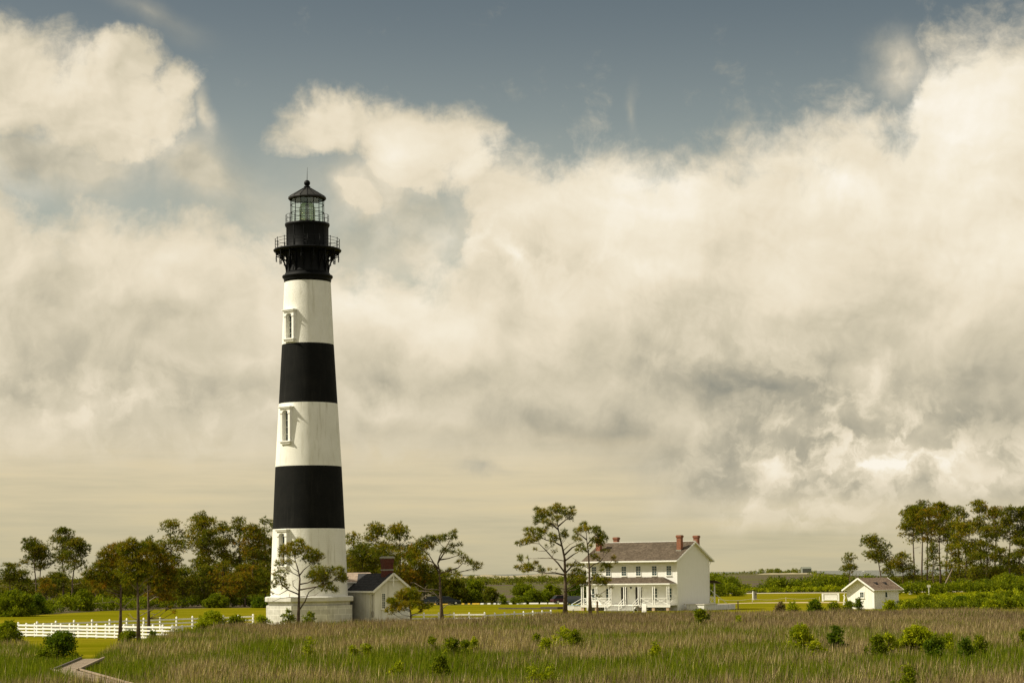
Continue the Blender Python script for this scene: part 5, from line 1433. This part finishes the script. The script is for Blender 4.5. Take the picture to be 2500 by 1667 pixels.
    tall = 'tall' in lab_ or hw > 24
    wildpine(lab_, px, yt, ycb, hw, Y, tone, seed, lean)
# fallen pale trunk in the grove
a = gpos(2297, 440); b = at(2325, 1388, 445)
m = MB(); m.tube([(0, 0, 0), (b.x - a.x, b.y - a.y, b.z)], [.22, .08], 6); o = m.build('leaning_dead_trunk', M['bark_dead']); o.location = a; tag(o, 'pale dead trunk leaning to the right inside the right pine grove', 'dead tree')

# ------------------------------------------------------------------ shrubs
def shrub(label, px, ytop, w, Y, tone='green', seed=1, h=None, group=None, name='shrub', stems=True, size=None, base_z=0.0, lumps=None, dens=1.0):
    r = random.Random(seed); pm = Y / F
    b = gpos(px, Y); H = at(px, ytop, Y).z; W = w / 2 * pm
    t = thing(name, label, 'shrub', tuple(b), 0, group)
    cl = []; n = lumps or int(22 + W * H * 4.0)
    for k in range(n):
        a = r.uniform(0, 6.28); q = math.sqrt(r.random()); tt = r.random()
        env = math.sqrt(max(.05, 1 - max(0, tt - .3) ** 2 / .55))
        lr = r.uniform(.14, .36) * min(W, H) + .08
        cl.append((math.cos(a) * q * max(.05, W - lr * .6) * env, math.sin(a) * q * W * .8 * env, max(.1, tt * (H - lr * .8)), lr, lr, lr * .8, dens * r.uniform(.75, 1.1)))
    cl.append((0, 0, H - W * .3, W * .35, W * .35, W * .3, dens))
    size = size or (.07 + Y * .00062)
    foliage('foliage', cl, size, size * .55, 2.3, tone, seed, M['leaves'], t, blades=5, needle=False)
    if stems:
        m = MB()
        for k in range(6):
            c = cl[r.randrange(len(cl))]
            m.tube([(r.uniform(-.15, .15), r.uniform(-.15, .15), -.1), (c[0] * .5, c[1] * .5, c[2] * .6), (c[0], c[1], c[2])], [.035, .025, .01], 5)
        m.build('stem', M['bark'], t)
    return t
def marsh_Y(px, yb, z=1.15): return (EYE - z) * F / (yb - (HOR - .0108 * (px - 1250)))
MS = [  # marsh shrubs: label, px, centre row, width, height, tone
 ('lime shrub in the reeds below the lighthouse pine', 755, 1572, 26, 40, 'lime'),
 ('faint lime shrub low in the reeds below the oil house, left one', 863, 1582, 24, 18, 'lime'),
 ('faint lime shrub low in the reeds below the oil house, right one', 894, 1581, 26, 20, 'lime'),
 ('small green shrub at the left end of the marsh shrub row below the lone pine', 1053, 1565, 22, 28, 'green'),
 ('wider green shrub second in the row below the lone pine', 1103, 1572, 42, 32, 'green'),
 ('dark little shrub third in the row below the lone pine', 1136, 1575, 22, 26, 'green'),
 ('lime tuft at the right end of the row below the lone pine', 1159, 1566, 20, 22, 'lime'),
 ('round bright shrub alone in the lower reeds below the lone pine', 1077, 1617, 42, 36, 'green'),
 ('tiny lime shrub left of the round bright shrub, upper one', 975, 1622, 24, 18, 'lime'),
 ('tiny lime shrub left of the round bright shrub, lower one', 956, 1632, 20, 14, 'lime'),
 ('full lime topped shrub in the reeds below the taller house pine', 1372, 1550, 42, 40, 'lime'),
 ('dark shrub joined to the right of the lime topped shrub', 1403, 1555, 30, 34, 'green'),
 ('low shrub just left of the lime topped shrub', 1333, 1568, 34, 22, 'lime'),
 ('small shrub at the left tip of the middle marsh group', 1309, 1555, 18, 22, 'green'),
 ('broad yellow green shrub at the bottom edge in the middle', 1300, 1642, 52, 36, 'lime'),
 ('yellow green shrub touching the right of the broad bottom one', 1342, 1640, 38, 36, 'lime'),
 ('small lime shrub in the reeds below the house right half', 1599, 1578, 24, 24, 'lime'),
 ('dark green shrub at the marsh edge before the cistern', 1712, 1502, 34, 34, 'green'),
 ('tiny shrub in the brown grass right of the cistern', 1804, 1507, 14, 12, 'lime'),
 ('large lime shrub in the right marsh, leftmost of the row', 1955, 1548, 60, 52, 'lime'),
 ('low lime shrub at the lower right foot of the large leftmost lime shrub', 1992, 1575, 44, 24, 'lime'),
 ('narrow dark shrub second in the right marsh row', 2042, 1548, 38, 44, 'dark'),
 ('rounded shrub in the right marsh below the shed', 2140, 1568, 44, 38, 'green'),
 ('lime shrub joined to the right of the rounded one below the shed', 2172, 1564, 38, 34, 'lime'),
 ('broadest lime shrub in the right marsh', 2243, 1550, 80, 52, 'lime'),
 ('dark shrub at the right foot of the broadest lime shrub', 2284, 1570, 52, 42, 'dark'),
 ('small lime shrub right of the dark one in the right marsh', 2316, 1558, 28, 28, 'lime'),
 ('dark spreading shrub in the far right marsh', 2362, 1576, 42, 40, 'dark'),
 ('lighter shrub joined to the right of the dark spreading shrub', 2394, 1566, 34, 30, 'green'),
 ('upright green shrub at the bottom edge on the right', 2212, 1648, 54, 50, 'green'),
 ('green shrub at the right border half way up the marsh', 2500, 1550, 26, 30, 'green'),
]
for i, (lb, px, yc, w, h, tone) in enumerate(MS):
    Y = marsh_Y(px, yc + h * .5, 1.05)
    shrub(lb, px, yc - h * .54, w * 1.50, Y, tone, 300 + i, group='shrubs in the marsh')
ES = [  # shrubs at the marsh edge and on the lawns: label, px, top row, width, Y, tone
 ('leafy shrub at the left border above the reeds', 18, 1513, 96, 146, 'green'),
 ('big dark shrub beside the boardwalk bend', 147, 1538, 118, 119, 'dark'),
 ('low part of the shrub left of the boardwalk, in deeper green', 112, 1575, 56, 117, 'green'),
 ('low shrub at the feet of the front left pines', 316, 1536, 54, 166, 'green'),
 ('small shrub right of the front left pine feet', 372, 1538, 26, 172, 'dark'),
 ('wide lime shrub before the long fence left of the lighthouse', 512, 1490, 92, 196, 'lime'),
 ('shrub between the two lime ones left of the lighthouse base', 580, 1498, 56, 197, 'green'),
 ('lime shrub at the left corner of the lighthouse base', 638, 1500, 66, 196, 'lime'),
 ('green shrub left of the trunk before the lighthouse base', 703, 1484, 40, 193, 'green'),
 ('green shrub right of the trunk before the lighthouse base', 755, 1492, 46, 193, 'green'),
 ('bare brown shrub at the marsh edge right of the cistern', 1905, 1468, 34, 232, 'dead'),
 ('lime and green shrub right of the bare brown one', 1936, 1468, 44, 226, 'lime'),
 ('big dark shrub left below the white panel', 1992, 1462, 58, 226, 'dark'),
 ('low green shrub under the white panel', 2037, 1468, 40, 232, 'green'),
 ('green shrub at the left foot of the shed', 2074, 1466, 40, 236, 'green'),
 ('dark upright shrub before the shed window', 2098, 1458, 26, 246, 'dark'),
 ('yellow topped shrub against the shed side wall', 2172, 1463, 44, 248, 'lime'),
 ('low lime shrub at the shed corner in the brown grass', 2140, 1485, 24, 226, 'lime'),
 ('rounded shrub just right of the shed', 2216, 1462, 46, 262, 'lime'),
 ('green shrub second right of the shed', 2256, 1450, 60, 285, 'green'),
 ('green shrub third right of the shed', 2300, 1458, 58, 270, 'lime'),
 ('darker shrub below the middle of the right grove', 2345, 1453, 60, 285, 'dark'),
 ('broad green shrub right of the darker one below the grove', 2396, 1448, 66, 280, 'green'),
 ('lime shrub before the broad green one near the right border', 2420, 1462, 56, 258, 'lime'),
 ('dense green shrub near the right border', 2460, 1440, 62, 276, 'green'),
 ('large green shrub cut by the right border', 2505, 1415, 60, 280, 'green'),
 ('large rounded green shrub at the left border behind the lawn', 36, 1437, 112, 285, 'green'),
 ('darker shrub behind the lawn right of the large rounded one', 92, 1448, 60, 300, 'dark'),
 ('bright green shrub under the leaning far left pine', 205, 1436, 52, 325, 'green'),
 ('green mound under the woodland pines, left of the lighthouse', 528, 1448, 70, 345, 'green'),
 ('deep green shrub beside the left of the lighthouse base', 634, 1455, 46, 340, 'dark'),
 ('tall scrub shrub right behind the lone pine', 1108, 1410, 76, 368, 'olive'),
 ('wide dark green shrub before the far brown marsh', 1158, 1414, 76, 372, 'green'),
 ('low shrub right of the wide dark green one', 1198, 1432, 46, 366, 'olive'),
 ('small round shrub at the parking row', 1229, 1449, 26, 350, 'green'),
 ('low round shrub right of the small one at the parking row', 1268, 1452, 50, 352, 'green'),
 ('shrub behind the white wheel stops left of the house pine', 1305, 1436, 60, 358, 'green'),
 ('larger shrub touching the left of the taller house pine trunk', 1345, 1424, 62, 362, 'green'),
 ('flat topped green shrub farther off in the brown marsh', 1276, 1421, 66, 480, 'green'),
 ('shrub between the two house pine trunks', 1412, 1414, 56, 366, 'dark'),
]
CLEAR = []
for i, (lb, px, yt, w, Y, tone) in enumerate(ES):
    if i < 3: g_ = gpos(px, Y); CLEAR.append((g_.x, g_.y, w * .5 * Y / F))
    shrub(lb, px, yt, w, Y, tone, 400 + i, group=None, dens=1.0)

def thicket(name, label, prof, Y, tone, seed, depth=8.0, size=None, step=1.6, ybase=None):
    """a hedge-like mass of scrub: one object"""
    r = random.Random(seed); cl = []; pm = lambda yy: yy / F
    px = prof[0][0]
    while px < prof[-1][0]:
        for k in range(len(prof) - 1):
            if prof[k][0] <= px <= prof[k + 1][0]:
                u_ = (px - prof[k][0]) / (prof[k + 1][0] - prof[k][0]); yt = prof[k][1] * (1 - u_) + prof[k + 1][1] * u_
                Yc = (prof[k][2] * (1 - u_) + prof[k + 1][2] * u_) if len(prof[k]) > 2 else Y
        Hc = at(px, yt, Yc).z
        for _ in range(3):
            y = Yc + r.uniform(-.5, 1) * depth; lr = r.uniform(.25, .5) * min(Hc, step * 2.2)
            z = r.uniform(.15, 1) ** .7 * (Hc * r.uniform(.8, 1.02) - lr * .5)
            p_ = gpos(px + r.uniform(-1, 1) * step * F / Yc * .6, y)
            cl.append((p_.x, y, max(.2, z), lr * 1.3, lr * 1.1, lr * .9, r.uniform(.7, 1.1)))
        px += step * .55 * F / Yc
    size = size or (.10 + Y * .0007)
    o = foliage(name, cl, size, size * .6, 1.7, tone, seed, M['leaves'], None, blades=4, needle=False)
    tag(o, label, 'shrubs', kind='stuff'); return o
thicket('scrub_thicket', 'green scrub mass along the foot of the left wood', [(-120, 1452, 285), (0, 1450, 290), (100, 1458, 305), (200, 1452, 325), (300, 1456, 335), (420, 1452, 350), (520, 1448, 355), (600, 1446, 356), (700, 1446, 356)], 330, 'green', 501, depth=7)
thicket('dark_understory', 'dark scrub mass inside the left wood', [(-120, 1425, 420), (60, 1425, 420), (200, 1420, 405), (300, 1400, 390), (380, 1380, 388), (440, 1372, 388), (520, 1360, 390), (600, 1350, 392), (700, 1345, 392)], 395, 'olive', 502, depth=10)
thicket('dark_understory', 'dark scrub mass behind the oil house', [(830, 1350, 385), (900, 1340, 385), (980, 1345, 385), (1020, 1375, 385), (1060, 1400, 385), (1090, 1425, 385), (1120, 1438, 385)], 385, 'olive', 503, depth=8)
thicket('marsh_scrub', 'bright green scrub belt across the far marsh left of the house', [(1040, 1412), (1120, 1406), (1180, 1404), (1240, 1406), (1330, 1405), (1400, 1406), (1450, 1408), (1560, 1404)], 980, 'far', 504, depth=30, step=4.0, size=.9)
thicket('scrub_thicket', 'green scrub belt beyond the right lawn', [(1730, 1402), (1760, 1398), (1795, 1402), (1806, 1424), (1840, 1430), (1872, 1420), (1886, 1404), (1925, 1402), (1940, 1410), (1970, 1409), (1984, 1396), (2014, 1397), (2030, 1403), (2060, 1400), (2100, 1404), (2150, 1400), (2200, 1412), (2260, 1415), (2340, 1418), (2420, 1416), (2560, 1408)], 505, 'green', 505, depth=14, step=1.9)
thicket('scrub_thicket', 'low pale scrub at the road edge beyond the right lawn', [(1730, 1436), (1850, 1434), (1950, 1432), (2060, 1428), (2200, 1430), (2350, 1428), (2560, 1424)], 496, 'lime', 506, depth=3, step=1.2)
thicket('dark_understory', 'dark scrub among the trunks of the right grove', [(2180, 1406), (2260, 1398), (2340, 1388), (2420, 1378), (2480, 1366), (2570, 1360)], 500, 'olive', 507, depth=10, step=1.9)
thicket('far_wood', 'low hazy wood on the far shore', [(1700, 1398), (1790, 1397), (1840, 1394), (1858, 1388), (1885, 1385), (1902, 1386), (1915, 1390), (1935, 1386), (1950, 1388), (1990, 1391), (2002, 1395)], 3800, 'far', 508, depth=60, step=12.0, size=2.4)
thicket('far_wood', 'low scrub band at the far left horizon', [(-100, 1408), (100, 1409), (300, 1406), (700, 1403), (1050, 1402)], 1500, 'olive', 509, depth=40, step=6.0, size=1.3)
thicket('scrub_thicket', 'green scrub patch behind the right end of the house', [(1700, 1412), (1735, 1410), (1770, 1412), (1795, 1425), (1810, 1436)], 430, 'green', 510, depth=6, step=1.6)

thicket('bayberry_thicket', 'low green thicket right of the shed behind the brown grass', [(2196, 1468), (2230, 1458), (2270, 1462), (2320, 1464), (2370, 1460), (2420, 1456), (2470, 1450), (2560, 1440)], 262, 'green', 511, depth=7, step=1.0)
thicket('bayberry_thicket', 'lighter low thicket below the right grove', [(2240, 1452), (2300, 1449), (2360, 1446), (2420, 1441), (2480, 1432), (2560, 1420)], 330, 'lime', 512, depth=8, step=1.3)
thicket('grove_edge_scrub', 'scrub along the front of the right grove', [(2190, 1425), (2240, 1418), (2300, 1422), (2360, 1415), (2420, 1412), (2480, 1398), (2560, 1390)], 420, 'green', 513, depth=8, step=1.6)
# ------------------------------------------------------------------ marsh grass
def vnoise(x, y, s, seed):
    R = np.random.default_rng(seed); n = 256; g = R.random((n, n)).astype(np.float32)
    u_ = x / s + 50; v_ = y / s + 50; i = np.floor(u_).astype(int); j = np.floor(v_).astype(int)
    fu = u_ - i; fv = v_ - j; fu = fu * fu * (3 - 2 * fu); fv = fv * fv * (3 - 2 * fv)
    a = g[i % n, j % n]; b = g[(i + 1) % n, j % n]; c = g[i % n, (j + 1) % n]; d = g[(i + 1) % n, (j + 1) % n]
    return (a * (1 - fu) + b * fu) * (1 - fv) + (c * (1 - fu) + d * fu) * fv
EDGE = [(-400, 1556), (0, 1558), (60, 1556), (110, 1566), (150, 1576), (190, 1584), (200, 1592), (228, 1592), (240, 1573), (290, 1559), (350, 1547), (430, 1531), (520, 1519), (640, 1516), (870, 1513), (1000, 1509), (1200, 1500), (1400, 1492), (1600, 1490), (1700, 1489), (1900, 1489), (2000, 1489), (2200, 1484), (2500, 1484), (2900, 1484)]
def marsh_back(px):
    xs = np.array([e[0] for e in EDGE], float); Ys = np.array([(EYE - 1.02) * F / (e[1] - (HOR - .0108 * (e[0] - 1250))) for e in EDGE])
    return np.interp(px, xs, Ys)
def marsh(name, label, n, kindf, seed):
    R = np.random.default_rng(seed)
    Y = np.sqrt(R.random(n) * (236 ** 1.6 - 52 ** 1.6) + 52 ** 1.6) if False else (R.random(n) * (236 ** 1.35 - 52 ** 1.35) + 52 ** 1.35) ** (1 / 1.35)
    px = R.uniform(-260, 2760, n)
    X = (px - 1250) / F * Y * 1.0
    Yb = marsh_back(px) * (1 + .05 * (vnoise(X, Y * .3, 4.0, 9) - .5))
    keep = Y < Yb
    # distance to the boardwalk
    def dseg(ax, ay, bx, by):
        dx, dy = bx - ax, by - ay; L2 = dx * dx + dy * dy
        t = np.clip(((X - ax) * dx + (Y - ay) * dy) / L2, 0, 1)
        return np.hypot(X - ax - t * dx, Y - ay - t * dy)
    (ax, ay), (bx, by), (cx, cy) = BWPTS
    d = np.minimum(dseg(ax, ay, bx, by), dseg(bx, by, cx + (cx - bx) * .6, cy + (cy - by) * .6))
    keep &= d > .80
    X, Y, px, d, Yb = X[keep], Y[keep], px[keep], d[keep], Yb[keep]; m_ = len(X)
    g = .55 * vnoise(X, Y * .5, 5.0, 21) + .3 * vnoise(X, Y, 1.8, 22) + .25 * vnoise(X, Y * .35, 14.0, 23)
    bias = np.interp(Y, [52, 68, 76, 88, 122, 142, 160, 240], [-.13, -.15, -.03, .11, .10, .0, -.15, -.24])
    bias += np.where(px < 700, .10, 0) * np.interp(Y, [60, 150, 170], [1, .6, 0]) + np.where(px > 2150, .10, 0) * np.interp(Y, [60, 100, 130], [1, .3, 0])
    q = (g - .53) * 1.25 + bias * .9 + .035 + R.normal(0, .17, m_)
    green = q > 0
    hn = vnoise(X, Y, 2.6, 31) * .5 + vnoise(X, Y, 7.0, 32) * .5
    H = np.where(green, 1.18, 1.32) * (.72 + .45 * hn) * R.uniform(.62, 1.12, m_)
    near = Y < np.interp(X, [min(bx, cx), max(bx, cx)], [by, cy] if bx < cx else [cy, by])
    H = np.where(near & (d < 7), H * 1.12, np.minimum(H, .95 + .07 * d))                                   # shorter growth along the boardwalk
    H *= np.clip((Yb - Y) / 7.0 + (vnoise(X, Y, 1.5, 55) - .5) * .7, .35, 1)
    for sx_, sy_, sr_ in CLEAR: H = np.minimum(H, .35 + .5 * np.clip(np.hypot(X - sx_, (Y - sy_) * .35) - sr_, 0, 9))
    W = np.where(green, .028, .021) * R.uniform(.5, 1.7, m_) * (1 + (Y - 60) / 210)
    rnd_ = R.random((m_, 1))
    brown = np.where(rnd_ < .45, np.array([[.235, .175, .095]]), np.where(rnd_ < .76, np.array([[.140, .100, .062]]), np.array([[.46, .365, .20]])))
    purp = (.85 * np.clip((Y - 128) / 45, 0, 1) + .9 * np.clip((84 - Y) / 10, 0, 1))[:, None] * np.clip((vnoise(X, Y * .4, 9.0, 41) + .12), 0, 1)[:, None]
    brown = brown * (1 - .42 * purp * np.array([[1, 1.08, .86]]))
    gr = np.where(rnd_ < .4, np.array([[.074, .106, .006]]), np.where(rnd_ < .75, np.array([[.108, .136, .006]]), np.array([[.175, .175, .020]])))
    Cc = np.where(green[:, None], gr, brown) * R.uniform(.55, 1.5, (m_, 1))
    ang = R.uniform(0, 2 * np.pi, m_); lean = np.abs(R.normal(0, .14, m_)) + .03
    la = R.uniform(0, 2 * np.pi, m_)
    sx, sy = np.cos(ang) * W / 2, np.sin(ang) * W / 2
    dx = (np.cos(la) * lean + .05) * H; dy = np.sin(la) * lean * H
    V = np.empty((m_ * 5, 3), np.float32)
    z0 = np.zeros(m_)
    V[0::5] = np.stack([X - sx, Y - sy, z0], 1); V[1::5] = np.stack([X + sx, Y + sy, z0], 1)
    mw = np.where(green, .85, 1.0)
    V[2::5] = np.stack([X + dx * .35 - sx * mw, Y + dy * .35 - sy * mw, H * .6], 1); V[3::5] = np.stack([X + dx * .35 + sx * mw, Y + dy * .35 + sy * mw, H * .6], 1)
    V[4::5] = np.stack([X + dx, Y + dy, H], 1)
    o = np.arange(m_)[:, None] * 5
    Fc = np.concatenate([o + np.array([[0, 1, 3]]), o + np.array([[0, 3, 2]]), o + np.array([[2, 3, 4]])])
    col = np.repeat(Cc, 5, 0)
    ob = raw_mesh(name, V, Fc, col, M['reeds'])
    tag(ob, label, 'grass', kind='stuff')
    return ob
marsh('marsh_grass', 'tall brown and green marsh grass filling the foreground', 860000, None, 77)
